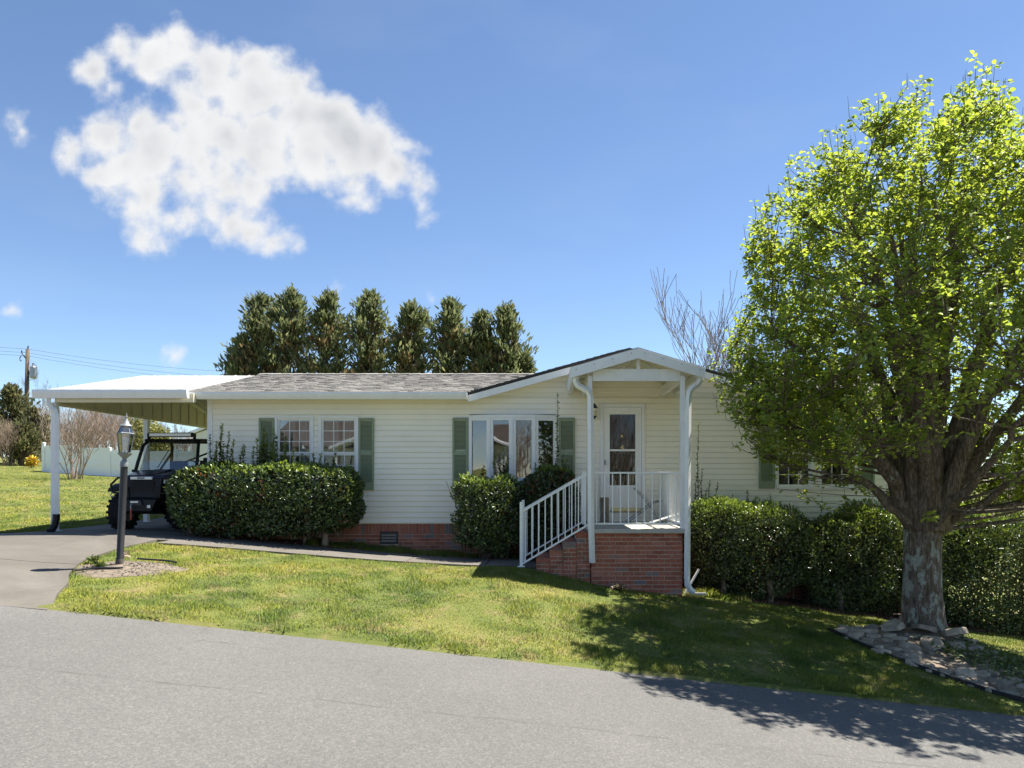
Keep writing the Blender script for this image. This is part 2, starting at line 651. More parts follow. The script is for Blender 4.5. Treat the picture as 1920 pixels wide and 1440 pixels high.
    glass_mat('window_glass', (0.90, 0.93, 0.93), 0.10, 0.02, 1.2)
    glass_mat('bow_glass', (0.62, 0.62, 0.60), 0.11, 0.10, 1.5)
    glass_mat('door_glass', (0.40, 0.40, 0.40), 0.03, 0.01, 2)
    glass_mat('windscreen', (0.72, 0.75, 0.76), 0.10)
    glass_mat('lantern_glass', (0.88, 0.92, 0.93), 0.25)
    brick_mat('brick')
    brick_mat('brick_mossy', 0.75)

    # asphalt: pale worn aggregate with a wandering paving seam
    m = new_mat('asphalt')
    nt, N, L, bs = nodes(m)
    geo = N('ShaderNodeNewGeometry')
    pos = geo.outputs['Position']
    big = noise(N, L, 0.5, 4, 0.6, pos)
    c = ramp(N, L, big.outputs['Fac'], [(0.3, (0.105, 0.102, 0.096)), (0.7, (0.130, 0.126, 0.118))])
    sp = noise(N, L, 95, 5, 0.85, pos)
    c2 = ramp(N, L, sp.outputs['Fac'], [(0.3, (0.50, 0.50, 0.51)), (0.5, (1, 1, 1)), (0.68, (1.55, 1.53, 1.49))])
    c = mix(N, L, 1.0, c, c2, 'MULTIPLY')
    vo = N('ShaderNodeTexVoronoi')
    vo.inputs['Scale'].default_value = 60
    L(pos, vo.inputs['Vector'])
    c3 = ramp(N, L, vo.outputs['Color'], [(0.0, (0.78, 0.78, 0.79)), (0.6, (1, 1, 1)), (1.0, (1.3, 1.28, 1.22))])
    c = mix(N, L, 1.0, c, c3, 'MULTIPLY')
    sep = N('ShaderNodeSeparateXYZ')
    L(pos, sep.inputs[0])
    wn = noise(N, L, 0.9, 5, 0.6, pos)
    a = N('ShaderNodeMath')
    a.operation = 'MULTIPLY_ADD'
    L(wn.outputs['Fac'], a.inputs[0])
    a.inputs[1].default_value = 0.16
    L(sep.outputs[1], a.inputs[2])
    b = N('ShaderNodeMath')
    b.operation = 'SUBTRACT'
    L(a.outputs[0], b.inputs[0])
    b.inputs[1].default_value = 6.07
    ab = N('ShaderNodeMath')
    ab.operation = 'ABSOLUTE'
    L(b.outputs[0], ab.inputs[0])
    mr = N('ShaderNodeMapRange')
    mr.inputs['From Min'].default_value = 0.004
    mr.inputs['From Max'].default_value = 0.022
    mr.inputs['To Min'].default_value = 0.85
    mr.inputs['To Max'].default_value = 0.0
    L(ab.outputs[0], mr.inputs['Value'])
    brk = noise(N, L, 2.2, 5, 0.7, pos)
    g = N('ShaderNodeMapRange')
    g.inputs['From Min'].default_value = 0.42
    g.inputs['From Max'].default_value = 0.56
    L(brk.outputs['Fac'], g.inputs['Value'])
    mm = N('ShaderNodeMath')
    mm.operation = 'MULTIPLY'
    L(mr.outputs[0], mm.inputs[0])
    L(g.outputs[0], mm.inputs[1])
    c = mix(N, L, mm.outputs[0], c, (0.075, 0.07, 0.065))
    # fine random cracks
    vc = N('ShaderNodeTexVoronoi')
    vc.feature = 'DISTANCE_TO_EDGE'
    vc.inputs['Scale'].default_value = 0.33
    wv = N('ShaderNodeMixRGB')
    wv.inputs[0].default_value = 0.35
    L(pos, wv.inputs[1])
    L(wn.outputs['Color'], wv.inputs[2])
    L(wv.outputs[0], vc.inputs['Vector'])
    mr2 = N('ShaderNodeMapRange')
    mr2.inputs['From Min'].default_value = 0.0
    mr2.inputs['From Max'].default_value = 0.006
    mr2.inputs['To Min'].default_value = 0.7
    mr2.inputs['To Max'].default_value = 0.0
    L(vc.outputs['Distance'], mr2.inputs['Value'])
    br2 = noise(N, L, 0.8, 4, 0.7, pos)
    g2 = N('ShaderNodeMapRange')
    g2.inputs['From Min'].default_value = 0.56
    g2.inputs['From Max'].default_value = 0.62
    L(br2.outputs['Fac'], g2.inputs['Value'])
    m2 = N('ShaderNodeMath')
    m2.operation = 'MULTIPLY'
    L(mr2.outputs[0], m2.inputs[0])
    L(g2.outputs[0], m2.inputs[1])
    c = mix(N, L, m2.outputs[0], c, (0.08, 0.075, 0.07))
    L(c, bs.inputs['Base Color'])
    bs.inputs['Roughness'].default_value = 0.88
    bump(N, L, bs, sp.outputs['Fac'], 0.55, 0.008)

    # weathered concrete
    m = new_mat('concrete')
    nt, N, L, bs = nodes(m)
    geo = N('ShaderNodeNewGeometry')
    pos = geo.outputs['Position']
    big = noise(N, L, 0.55, 6, 0.62, pos, 0.6)
    c = ramp(N, L, big.outputs['Fac'], [(0.3, (0.078, 0.068, 0.057)), (0.5, (0.122, 0.108, 0.091)), (0.68, (0.163, 0.147, 0.127))])
    sp = noise(N, L, 70, 4, 0.7, pos)
    c2 = ramp(N, L, sp.outputs['Fac'], [(0.3, (0.8, 0.8, 0.8)), (0.7, (1.18, 1.18, 1.16))])
    c = mix(N, L, 1.0, c, c2, 'MULTIPLY')
    L(c, bs.inputs['Base Color'])
    bs.inputs['Roughness'].default_value = 0.9
    bump(N, L, bs, sp.outputs['Fac'], 0.3, 0.004)

    # lawn colours shared by the turf and the soil under it
    for name, blade in (('turf', False), ('grass_blade', True)):
        m = new_mat(name)
        nt, N, L, bs = nodes(m)
        geo = N('ShaderNodeNewGeometry')
        pos = geo.outputs['Position']
        n1 = noise(N, L, 1.1, 5, 0.65, pos)
        if blade:
            c = ramp(N, L, n1.outputs['Fac'], [(0.30, (0.090, 0.150, 0.022)), (0.43, (0.165, 0.230, 0.032)), (0.54, (0.250, 0.290, 0.040)), (0.68, (0.37, 0.35, 0.075))])
        else:
            c = ramp(N, L, n1.outputs['Fac'], [(0.3, (0.090, 0.115, 0.028)), (0.5, (0.140, 0.155, 0.038)), (0.72, (0.20, 0.175, 0.062))])
        n2 = noise(N, L, 2.6, 6, 0.7, pos)
        f = N('ShaderNodeMapRange')
        f.inputs['From Min'].default_value = 0.53
        f.inputs['From Max'].default_value = 0.66
        f.inputs['To Max'].default_value = 0.85
        L(n2.outputs['Fac'], f.inputs['Value'])
        c = mix(N, L, f.outputs[0], c, (0.36, 0.295, 0.125) if blade else (0.24, 0.19, 0.09))
        n4 = noise(N, L, 0.23, 3, 0.5, pos)
        c4 = ramp(N, L, n4.outputs['Fac'], [(0.35, (0.84, 0.90, 0.85)), (0.65, (1.12, 1.08, 1.0))])
        c = mix(N, L, 1.0, c, c4, 'MULTIPLY')
        if blade:
            rn = ramp(N, L, geo.outputs['Random Per Island'], [(0.0, (0.62, 0.66, 0.6)), (0.55, (1, 1, 1)), (0.9, (1.25, 1.2, 1.1)), (1.0, (1.9, 1.6, 1.4))])
            c = mix(N, L, 1.0, c, rn, 'MULTIPLY')
            tr = N('ShaderNodeBsdfTranslucent')
            L(c, tr.inputs['Color'])
            ms = N('ShaderNodeMixShader')
            ms.inputs[0].default_value = 0.3
            L(bs.outputs[0], ms.inputs[1])
            L(tr.outputs[0], ms.inputs[2])
            L(ms.outputs[0], nt.nodes['Material Output'].inputs['Surface'])
        if blade:
            # turf shades like its soft canopy, not like single facets
            up = N('ShaderNodeVectorMath')
            up.operation = 'MULTIPLY_ADD'
            up.inputs[1].default_value = (0.45, 0.45, 0.45)
            up.inputs[2].default_value = (0, 0, 1.0)
            L(geo.outputs['Normal'], up.inputs[0])
            nz = N('ShaderNodeVectorMath')
            nz.operation = 'NORMALIZE'
            L(up.outputs[0], nz.inputs[0])
            L(nz.outputs[0], bs.inputs['Normal'])
        L(c, bs.inputs['Base Color'])
        bs.inputs['Roughness'].default_value = 0.6 if blade else 0.95
        bs.inputs['Specular IOR Level'].default_value = 0.3
        if not blade:
            n3 = noise(N, L, 40, 5, 0.7, pos)
            bump(N, L, bs, n3.outputs['Fac'], 0.7, 0.02)

    # asphalt shingles
    m = new_mat('shingle')
    nt, N, L, bs = nodes(m)
    geo = N('ShaderNodeNewGeometry')
    c = ramp(N, L, geo.outputs['Random Per Island'], [(0.0, (0.125, 0.115, 0.102)), (0.10, (0.19, 0.18, 0.163)), (0.55, (0.245, 0.233, 0.213)), (1.0, (0.285, 0.272, 0.25))])
    n1 = noise(N, L, 2.0, 5, 0.65, geo.outputs['Position'])
    c2 = ramp(N, L, n1.outputs['Fac'], [(0.3, (0.82, 0.82, 0.82)), (0.7, (1.15, 1.14, 1.12))])
    c = mix(N, L, 1.0, c, c2, 'MULTIPLY')
    n2 = noise(N, L, 90, 3, 0.7, geo.outputs['Position'])
    c3 = ramp(N, L, n2.outputs['Fac'], [(0.3, (0.75, 0.75, 0.75)), (0.7, (1.25, 1.25, 1.25))])
    c = mix(N, L, 1.0, c, c3, 'MULTIPLY')
    L(c, bs.inputs['Base Color'])
    bs.inputs['Roughness'].default_value = 0.95
    bump(N, L, bs, n2.outputs['Fac'], 0.4, 0.004)
    plain('shingle_edge', (0.035, 0.032, 0.03), 0.9, 0.2, 20)

    # pear bark with moss and pale lichen
    m = new_mat('pear_bark')
    nt, N, L, bs = nodes(m)
    geo = N('ShaderNodeNewGeometry')
    v = N('ShaderNodeVectorMath')
    v.operation = 'MULTIPLY'
    v.inputs[1].default_value = (1, 1, 0.22)
    L(geo.outputs['Position'], v.inputs[0])
    n1 = noise(N, L, 34, 7, 0.72, v.outputs[0], 0.4)
    c = ramp(N, L, n1.outputs['Fac'], [(0.34, (0.035, 0.027, 0.019)), (0.5, (0.135, 0.105, 0.078)), (0.66, (0.30, 0.25, 0.205))])
    nm = noise(N, L, 5.5, 5, 0.65, geo.outputs['Position'])
    fm = N('ShaderNodeMapRange')
    fm.inputs['From Min'].default_value = 0.5
    fm.inputs['From Max'].default_value = 0.66
    fm.inputs['To Max'].default_value = 0.6
    L(nm.outputs['Fac'], fm.inputs['Value'])
    c = mix(N, L, fm.outputs[0], c, (0.075, 0.065, 0.022))
    v3 = N('ShaderNodeVectorMath')
    v3.operation = 'MULTIPLY'
    v3.inputs[1].default_value = (1, 1, 0.6)
    L(geo.outputs['Position'], v3.inputs[0])
    nl = noise(N, L, 6.5, 6, 0.6, v3.outputs[0], 0.3)
    sep = N('ShaderNodeSeparateXYZ')
    L(geo.outputs['Position'], sep.inputs[0])
    # lichen lives on the old trunk, not on the limbs
    zr = N('ShaderNodeMapRange')
    zr.inputs['From Min'].default_value = 1.5
    zr.inputs['From Max'].default_value = 0.9
    zr.inputs['To Min'].default_value = -0.14
    zr.inputs['To Max'].default_value = 0.0
    L(sep.outputs[2], zr.inputs['Value'])
    ad = N('ShaderNodeMath')
    ad.operation = 'ADD'
    L(nl.outputs['Fac'], ad.inputs[0])
    L(zr.outputs[0], ad.inputs[1])
    fl = N('ShaderNodeMapRange')
    fl.inputs['From Min'].default_value = 0.515
    fl.inputs['From Max'].default_value = 0.56
    fl.inputs['To Max'].default_value = 0.85
    L(ad.outputs[0], fl.inputs['Value'])
    n5 = noise(N, L, 45, 5, 0.7, geo.outputs['Position'])
    lc = ramp(N, L, n5.outputs['Fac'], [(0.35, (0.20, 0.22, 0.18)), (0.65, (0.43, 0.46, 0.40))])
    c = mix(N, L, fl.outputs[0], c, lc)
    L(c, bs.inputs['Base Color'])
    bs.inputs['Roughness'].default_value = 0.95
    bump(N, L, bs, n1.outputs['Fac'], 1.0, 0.03)


make_materials()
M = MATS

# ------------------------------------------------------------------ terrain
def road_z(X):
    return H - 1.908 - 0.11 * 40.0 * np.tanh(np.asarray(X, float) / 40.0)


_cp = [(x, 8.0, float(road_z(x)) - H + 0.03) for x in (-30, -20, -14, -10, -7.5, -5.2, -2.5, 0, 2.5, 5, 8, 12, 18, 26)]
_cp += [(x, y, float(road_z(x)) - H) for x in (-26, -13, 0, 13, 26) for y in (-8, 1)]
_cp += [(-10, 14, -1.0), (-14, 14, -0.95), (-8.8, 13.9, -0.95), (-7.3, 14.3, -0.955), (-8.8, 17.1, -0.96), (-7, 20, -0.95), (-6.3, 12.5, -1.05),
        (-6.2, 14.4, -1.03), (-3.5, 13.4, -1.265), (-3.6, 12.5, -1.26), (-3.2, 14.4, -1.28), (-0.9, 12.5, -1.42), (-0.45, 13.7, -1.44),
        (-1.2, 14.4, -1.46), (-5.8, 10.5, -1.20), (-6.2, 10.0, -1.25), (2.3, 12.1, -1.86), (0.8, 12.1, -1.66), (-0.3, 12.1, -1.41),
        (2.6, 13.2, -1.94), (5.3, 13.2, -2.31), (8.2, 13.2, -2.68), (5.46, 11.0, -2.24), (12, 13.5, -3.0), (3.0, 10.5, -2.03), (-2.5, 10.2, -1.42),
        (-18.3, 30, 0.03), (-22.6, 40, 0.17), (-26, 40, 0.42), (-12, 22, -0.62), (-39, 55, 1.5), (-20, 20, -0.5), (-30, 28, 0.3),
        (0, 24, -1.2), (0, 42, 0.0), (12, 24, -2.4), (20, 40, -1.5), (30, 14, -4.4), (-60, 80, 2.2), (40, 80, 0.0), (0, 80, 1.5),
        (-9, 17, -0.95), (-16, 60, 1.2)]
for k in range(24):
    a = 2 * math.pi * k / 24
    for rr in (160, 420):
        _cp.append((rr * math.cos(a), rr * math.sin(a), -2.0 + 1.5 * math.sin(a) - 1.2 * math.cos(a)))
_cp = np.array(_cp)


def _tps(r2):
    return np.where(r2 > 0, r2 * np.log(np.maximum(r2, 1e-12)), 0.0)


_xy = _cp[:, :2]
_K = _tps(((_xy[:, None] - _xy[None]) ** 2).sum(2)) + np.eye(len(_xy)) * 0.02
_Pm = np.c_[np.ones(len(_xy)), _xy]
_A = np.block([[_K, _Pm], [_Pm.T, np.zeros((3, 3))]])
_w = np.linalg.solve(_A, np.r_[_cp[:, 2], 0, 0, 0])


def gz(X, Y):
    """ground height in world metres"""
    X, Y = np.atleast_1d(np.asarray(X, float)), np.atleast_1d(np.asarray(Y, float))
    sh = X.shape
    q = np.c_[X.ravel(), Y.ravel()]
    out = np.empty(len(q))
    for i in range(0, len(q), 20000):
        s = q[i:i + 20000]
        out[i:i + 20000] = _tps(((s[:, None] - _xy[None]) ** 2).sum(2)) @ _w[:-3] + _w[-3] + s @ _w[-2:]
    return out.reshape(sh) + H


def g1(x, y):
    return float(gz([x], [y])[0])


def build_ground():
    def axis(core, far):
        a = list(core)
        s = a[-1] - a[-2]
        while a[-1] < far:
            s *= 1.22
            a.append(a[-1] + s)
        s = a[1] - a[0]
        while a[0] > -far:
            s *= 1.22
            a.insert(0, a[0] - s)
        return np.array(a)
    xs = axis(np.arange(-14, 14.01, 0.4), 420)
    ys = axis(np.r_[np.arange(-2, 7.2, 1.0), 7.9, 8.0, np.arange(8.25, 15, 0.25), np.arange(15, 30, 0.8)], 420)
    X, Y = np.meshgrid(xs, ys)
    Z = gz(X, Y)
    inroad = (Y < 7.95) & (Y > -6.2)
    Z = np.where(inroad, road_z(X) - 0.09, Z)
    # carport pad and house stand over a level scraped area
    drv = (Y > 7.9) & (Y < 13.9) & (X < drive_x(Y) - 0.1) & (X > -13.9)
    Z = np.where(drv, Z - 0.07, Z)
    pad = (X > -9.3) & (X < 7.3) & (Y > 14.6) & (Y < 20.8)
    Z = np.where(pad, Z - 0.12, Z)
    V = np.c_[X.ravel(), Y.ravel(), Z.ravel()]
    nx, ny = len(xs), len(ys)
    i = (np.arange(ny - 1)[:, None] * nx + np.arange(nx - 1)[None]).ravel()
    me = arr_mesh('ground', V, np.c_[i, i + 1, i + 1 + nx, i + nx], M['turf'], True)
    tag(link('ground', me), kind='structure')

    xs = axis(np.arange(-14, 14.01, 0.5), 240)
    ys = np.array([-6, -3, 0, 2, 4, 5, 6, 7, 8.0])
    mb = MB()
    top = []
    wob = 0.035
    for y in ys:
        for x in xs:
            yy = y + (wob * math.sin(2.3 * x) * math.cos(0.9 * x + 1) if y == 8.0 else 0)
            top.append((x, yy, float(road_z(x))))
    n = len(xs)
    fs = [(j * n + k, j * n + k + 1, (j + 1) * n + k + 1, (j + 1) * n + k) for j in range(len(ys) - 1) for k in range(n - 1)]
    mb.add(top, fs)
    e = [top[(len(ys) - 1) * n + k] for k in range(n)]
    mb.add(e + [(p[0], p[1], p[2] - 0.1) for p in e], [(k, k + 1, n + k + 1, n + k) for k in range(n - 1)])
    tag(mb.build('road', M['asphalt'], smooth=True, fix=False), kind='structure')


DRIVE_EDGE = [(-6.52, 12.9), (-6.5, 12.4), (-6.55, 11.9), (-6.50, 10.8), (-6.22, 10.05), (-5.82, 9.4), (-5.45, 8.6), (-5.13, 8.0)]


def drive_x(y):
    ys = [p[1] for p in DRIVE_EDGE][::-1]
    xs = [p[0] for p in DRIVE_EDGE][::-1]
    return np.interp(y, ys, xs)


def sheet(name, rows, lift, mat, parent=None, drop=0.15, seg=None):
    """draped slab: rows of (y, x0, x1); top follows the ground + lift, with sides"""
    nseg = seg or 12
    V, fs = [], []
    for (y, x0, x1) in rows:
        xs = np.linspace(x0, x1, nseg + 1)
        zs = gz(xs, np.full(nseg + 1, y)) + (lift(y) if callable(lift) else lift)
        V += [(x, y, z) for x, z in zip(xs, zs)]
    n = nseg + 1
    fs = [(j * n + k, j * n + k + 1, (j + 1) * n + k + 1, (j + 1) * n + k) for j in range(len(rows) - 1) for k in range(nseg)]
    loop = [k for k in range(n)] + [j * n + n - 1 for j in range(1, len(rows))] + \
           [(len(rows) - 1) * n + k for k in range(n - 2, -1, -1)] + [j * n for j in range(len(rows) - 2, 0, -1)]
    o = len(V)
    V += [(V[i][0], V[i][1], V[i][2] - drop) for i in loop]
    m = len(loop)
    fs += [(loop[i], loop[(i + 1) % m], o + (i + 1) % m, o + i) for i in range(m)]
    mb = MB()
    mb.add(V, fs)
    return mb.build(name, mat, parent, fix=True)


def build_paving():
    d = link('driveway', None)
    tag(d, kind='structure')
    # three poured bays with open joints, flaring to the road
    def bay(y0, y1, xl, n=10, xr=None):
        ys = np.linspace(y0, y1, n)
        return [(y, xl, float(drive_x(y)) if xr is None else xr) for y in ys]
    sheet('slab', bay(7.93, 10.55, -14.0, 14), lambda y: min(0.025, -0.024 + 0.05 * (y - 7.93) / 0.5), M['concrete'], d, seg=16)
    sheet('slab', bay(10.565, 13.98, -14.0, 12), 0.025, M['concrete'], d, seg=16)
    sheet('slab', bay(13.995, 20.9, -9.12, 10, -6.34), 0.03, M['concrete'], d, seg=6)
    sheet('slab', bay(12.92, 13.98, -6.505, 4, -6.30), 0.025, M['concrete'], d, seg=2)
    w = link('walkway', None)
    tag(w, kind='structure')
    edges = [-6.29, -5.2, -3.72, -2.25, -0.95, 0.05]
    for a, b in zip(edges[:-1], edges[1:]):
        sheet('slab', [(y, a + 0.008, b - 0.008) for y in np.linspace(12.5, 13.68, 5)], 0.03, M['concrete'], w, seg=5)
    # planting beds against the house
    b = sheet('planting_bed', [(y, -6.28, -0.3) for y in np.linspace(13.69, 14.39, 4)], 0.02, M['soil'], seg=30, drop=0.08)
    tag(b, kind='structure')
    b = sheet('planting_bed', [(y, 2.32, 9.4) for y in np.linspace(12.95, 14.39, 6)], 0.015, M['soil'], seg=30, drop=0.08)
    tag(b, kind='structure')


build_ground()
build_paving()

# ------------------------------------------------------------------ house
YF = 14.4                      # front wall plane: 100 photo pixels per metre there


def FX(px):
    return (px - CX) / 100.0


def FZ(py):
    return H + (CY - py) / 100.0


XL, XR = -6.28, 7.1
Z_SID = FZ(980)                # bottom of siding
YE, YR = 14.0, 17.5
ZE = H + 1.605                 # roof surface at the eave edge
ZR = H + 2.40                  # ridge
SL = (ZR - ZE) / (YR - YE)
GXL, GXC, GXR = -1.39, 1.56, 4.51
GZP = H + 2.415                # cross-gable peak (roof surface)
GZE = H + 1.600
GSL = (GZP - GZE) / (GXC - GXL)
Z_SOF = FZ(744)                # soffit height

house = thing('house', 'long single storey house with cream lap siding, green shutters and brick skirt', 'house', (0, YF, g1(0, YF)))
HO = house.location.copy()


def hp(o):
    """parent to house keeping world coordinates in the mesh"""
    o.parent = house
    o.matrix_parent_inverse = Matrix.Translation(-HO)
    return o


def hpart(mb, name, mat, bevel=0, **k):
    return hp(mb.build(name, mat, bevel=bevel, **k))


WINS = [(516, 589, 779.5, 919), (598, 673, 779.5, 919), (1452, 1525, 779.5, 917), (1533, 1607, 779.5, 917)]
BOW = (-1.40, 0.23, FZ(905), FZ(781))
DOOR = (FX(1125), FX(1209), FZ(962), FZ(757))
OPEN = [(FX(a) + 0.03, FX(b) - 0.03, FZ(d) + 0.03, FZ(c) - 0.03) for a, b, c, d in WINS]
OPEN.append((BOW[0] + 0.03, BOW[1] - 0.03, BOW[2] + 0.03, BOW[3] - 0.03))
OPEN.append((DOOR[0] + 0.03, DOOR[1] - 0.03, DOOR[2], DOOR[3] - 0.03))


def build_house_shell():
    # wall core with openings
    xs = sorted({XL, XR} | {o[0] for o in OPEN} | {o[1] for o in OPEN})
    zs = sorted({Z_SID - 0.02, Z_SOF} | {o[2] for o in OPEN} | {o[3] for o in OPEN})
    mb = MB()
    for a, b in zip(xs[:-1], xs[1:]):
        for c, d in zip(zs[:-1], zs[1:]):
            cx, cz = (a + b) / 2, (c + d) / 2
            if not any(o[0] < cx < o[1] and o[2] < cz < o[3] for o in OPEN):
                mb.box(a, b, YF, YF + 0.1, c, d)
    gl, gr = GXL + 0.25, GXR - 0.25
    mb.prism([(gl, Z_SOF), (gr, Z_SOF), (GXC, GZP - 0.12)], 'y', YF, YF + 0.1)
    mb.box(XL, XL + 0.1, YF + 0.1, YR * 2 - YF - 0.1, Z_SID - 0.02, Z_SOF)
    mb.box(XR - 0.1, XR, YF + 0.1, YR * 2 - YF - 0.1, Z_SID - 0.02, Z_SOF)
    for x0 in (XL, XR - 0.1):
        mb.prism([(YF, Z_SOF), (2 * YR - YF, Z_SOF), (YR, ZR - 0.1)], 'x', x0, x0 + 0.1)
    mb.box(XL, XR, 2 * YR - YF - 0.1, 2 * YR - YF, Z_SID - 0.02, Z_SOF)
    mb.box(XL, XR, YF + 0.1, 2 * YR - YF - 0.1, Z_SID - 0.02, Z_SID + 0.05)
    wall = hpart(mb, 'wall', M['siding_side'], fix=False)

    # lap siding, one object per course
    ex = 0.1016
    n = int((GZP - Z_SID) / ex) + 1
    for i in range(n):
        z0, z1 = Z_SID + i * ex, Z_SID + (i + 1) * ex - 0.009
        if z0 < Z_SOF - 0.005:
            z1 = min(z1, Z_SOF) if not (z1 > Z_SOF) else z1
            lo0, lo1 = XL + 0.07, XR - 0.07
        else:
            lo0 = lo1 = None

        def lim(z):
            if z <= Z_SOF:
                return XL + 0.07, XR - 0.07
            h = (GZP - 0.10 - z) / GSL
            return GXC - h, GXC + h
        if z1 > Z_SOF and z0 < Z_SOF:
            z1 = max(z0 + 0.02, Z_SOF)
        a0, b0 = lim(z0)
        if z0 >= Z_SOF - 0.002:
            a0, b0 = lim(max(z0, Z_SOF + 0.001))
        a1, b1 = lim(z1)
        if b0 - a0 < 0.1:
            continue
        if b1 < a1:
            a1 = b1 = GXC
        cuts = sorted([(o[0], o[1]) for o in OPEN if o[2] < (z0 + z1) / 2 < o[3]])
        segs, cur = [], (a0, a1)
        for c in cuts:
            segs.append((cur, (c[0], c[0])))
            cur = (c[1], c[1])
        segs.append((cur, (b0, b1)))
        mb = MB()
        cut = []
        for (l, r) in segs:
            # vinyl panels are 3.66 m long and overlap a little, joints staggered
            x, off = l, XL + ((i * 1.37) % 3.66)
            k = math.ceil((l[0] + 0.3 - off) / 3.66)
            while off + k * 3.66 < r[0] - 0.3 and r[1] - l[1] > 1.0:
                s_ = off + k * 3.66
                if l[1] + 0.2 < s_ < r[1] - 0.2:
                    cut.append((x, (s_, s_)))
                    x = (s_ - 0.03, s_ - 0.03)
                k += 1
            cut.append((x, r))
        for j, (l, r) in enumerate(cut):
            # butt joints every so often along the run
            L0, R0 = l[0], r[0]
            yb, yt = YF - 0.0255 - 0.002 * (j % 2), YF - 0.0105 - 0.002 * (j % 2)
            mb = MB()
            mb.hexa([(l[0], yb, z0), (r[0], yb, z0), (r[0], YF - 0.001, z0), (l[0], YF - 0.001, z0),
                     (l[1], yt, z1), (r[1], yt, z1), (r[1], YF - 0.001, z1), (l[1], YF - 0.001, z1)])
            mb.build('siding_course', M['siding'], wall)
    # corner boards, starter strip
    for x0, x1 in ((XL - 0.02, XL + 0.075), (XR - 0.075, XR + 0.02)):
        hpart(MB().box(x0, x1, YF - 0.034, YF - 0.0015, Z_SID - 0.015, Z_SOF - 0.002), 'corner_board', M['white_trim'], bevel=0.004)

    # brick skirt
    zb = H - 3.1
    mb = MB()
    mb.box(XL + 0.05, XR - 0.05, YF + 0.02, YF + 0.15, zb, Z_SID - 0.021)
    for x0 in (XL + 0.05, XR - 0.15):
        mb.box(x0, x0 + 0.1, YF + 0.15, 2 * YR - YF - 0.05, zb, Z_SID - 0.021)
    mb.box(XL + 0.05, XR - 0.05, 2 * YR - YF - 0.15, 2 * YR - YF - 0.05, zb, Z_SID - 0.021)
    skirt = hpart(mb, 'skirt_wall', M['mortar'], fix=False)
    ztop = Z_SID - 0.022
    me_s = MB().box(-0.029, 0.029, -0.02, 0.02, -0.194, 0).mesh('brick', M['brick'])
    me_r = MB().box(-0.095, 0.095, -0.02, 0.02, -0.057, 0).mesh('brick', M['brick'])
    x = -4.35
    vent = (FX(713), FX(746), FZ(1020), FZ(996.5))
    while x < -0.9:
        o = link('brick', me_s, skirt)
        o.location = (x, YF + 0.026 + random.uniform(-.002, .002), ztop)
        x += 0.068
    z = ztop - 0.204
    row = 0
    while row < 6:
        x = -4.35 + (0.1 if row % 2 else 0)
        while x < -0.9:
            a, b = x - 0.095, x + 0.095
            if z > vent[2] and z - 0.057 < vent[3]:
                if a < vent[0] < b:
                    b = vent[0] - 0.006
                elif a < vent[1] < b:
                    a = vent[1] + 0.006
                elif vent[0] <= a and b <= vent[1]:
                    b = a
            if b - a > 0.03 and z - 0.06 > g1(x, YF) - 0.15:
                o = link('brick', me_r, skirt)
                o.location = ((a + b) / 2, YF + 0.026 + random.uniform(-.002, .002), z)
                o.scale = ((b - a) / 0.19, 1, 1)
            x += 0.2
        z -= 0.0675
        row += 1
    # the rest of the skirt, mostly behind hedges
    mb = MB()
    for (xa, xb) in ((XL + 0.1, -4.42), (-0.85, XR - 0.1)):
        x = xa
        while x < xb:
            mb.box(x - 0.029, x + 0.029, YF - 0.008, YF + 0.03, ztop - 0.194, ztop)
            x += 0.068
        for r in range(22):
            x = xa + 0.07 + (0.1 if r % 2 else 0)
            zz = ztop - 0.204 - r * 0.0675
            while x < xb:
                if zz > g1(x, YF) - 0.05:
                    mb.box(x - 0.095, x + 0.095, YF - 0.008, YF + 0.03, zz - 0.057, zz)
                x += 0.2
    o = mb.build('brickwork', M['brick'], skirt, fix=False)
    o['kind'] = 'stuff'
    # crawl-space vent
    v = MB().box(vent[0], vent[1], YF - 0.02, YF + 0.018, vent[2], vent[3])
    vo = hpart(v, 'foundation_vent', M['dark_metal'], bevel=0.006)
    sl = MB()
    for k in range(3):
        zc = vent[2] + 0.05 + k * 0.055
        for j in range(9):
            xc = vent[0] + 0.045 + j * 0.03
            sl.box(xc - 0.010, xc + 0.010, YF - 0.027, YF - 0.0195, zc, zc + 0.018)
    sl.build('vent_slots', M['grey_metal'], vo)['kind'] = 'stuff'

    # roof decks
    t = 0.05
    mb = MB()
    xa, xb = -6.47, XR + 0.22
    yc = YF + 0.12
    zc = ZE + SL * (yc - YE)
    for (a, b, y0, z0) in ((xa, GXL, YE, ZE), (GXL, GXR, yc, zc), (GXR, xb, YE, ZE)):
        mb.prism([(y0, z0), (YR, ZR), (2 * YR - YE, ZE), (2 * YR - YE, ZE - t), (YR, ZR - t), (y0, z0 - t)], 'x', a, b)
    mb.prism([(GXL, GZE), (GXC, GZP), (GXR, GZE), (GXR, GZE - t), (GXC, GZP - t), (GXL, GZE - t)], 'y', YE + 0.012, YR - 0.02)
    roof = hpart(mb, 'roof', M['shingle_edge'], fix=False)

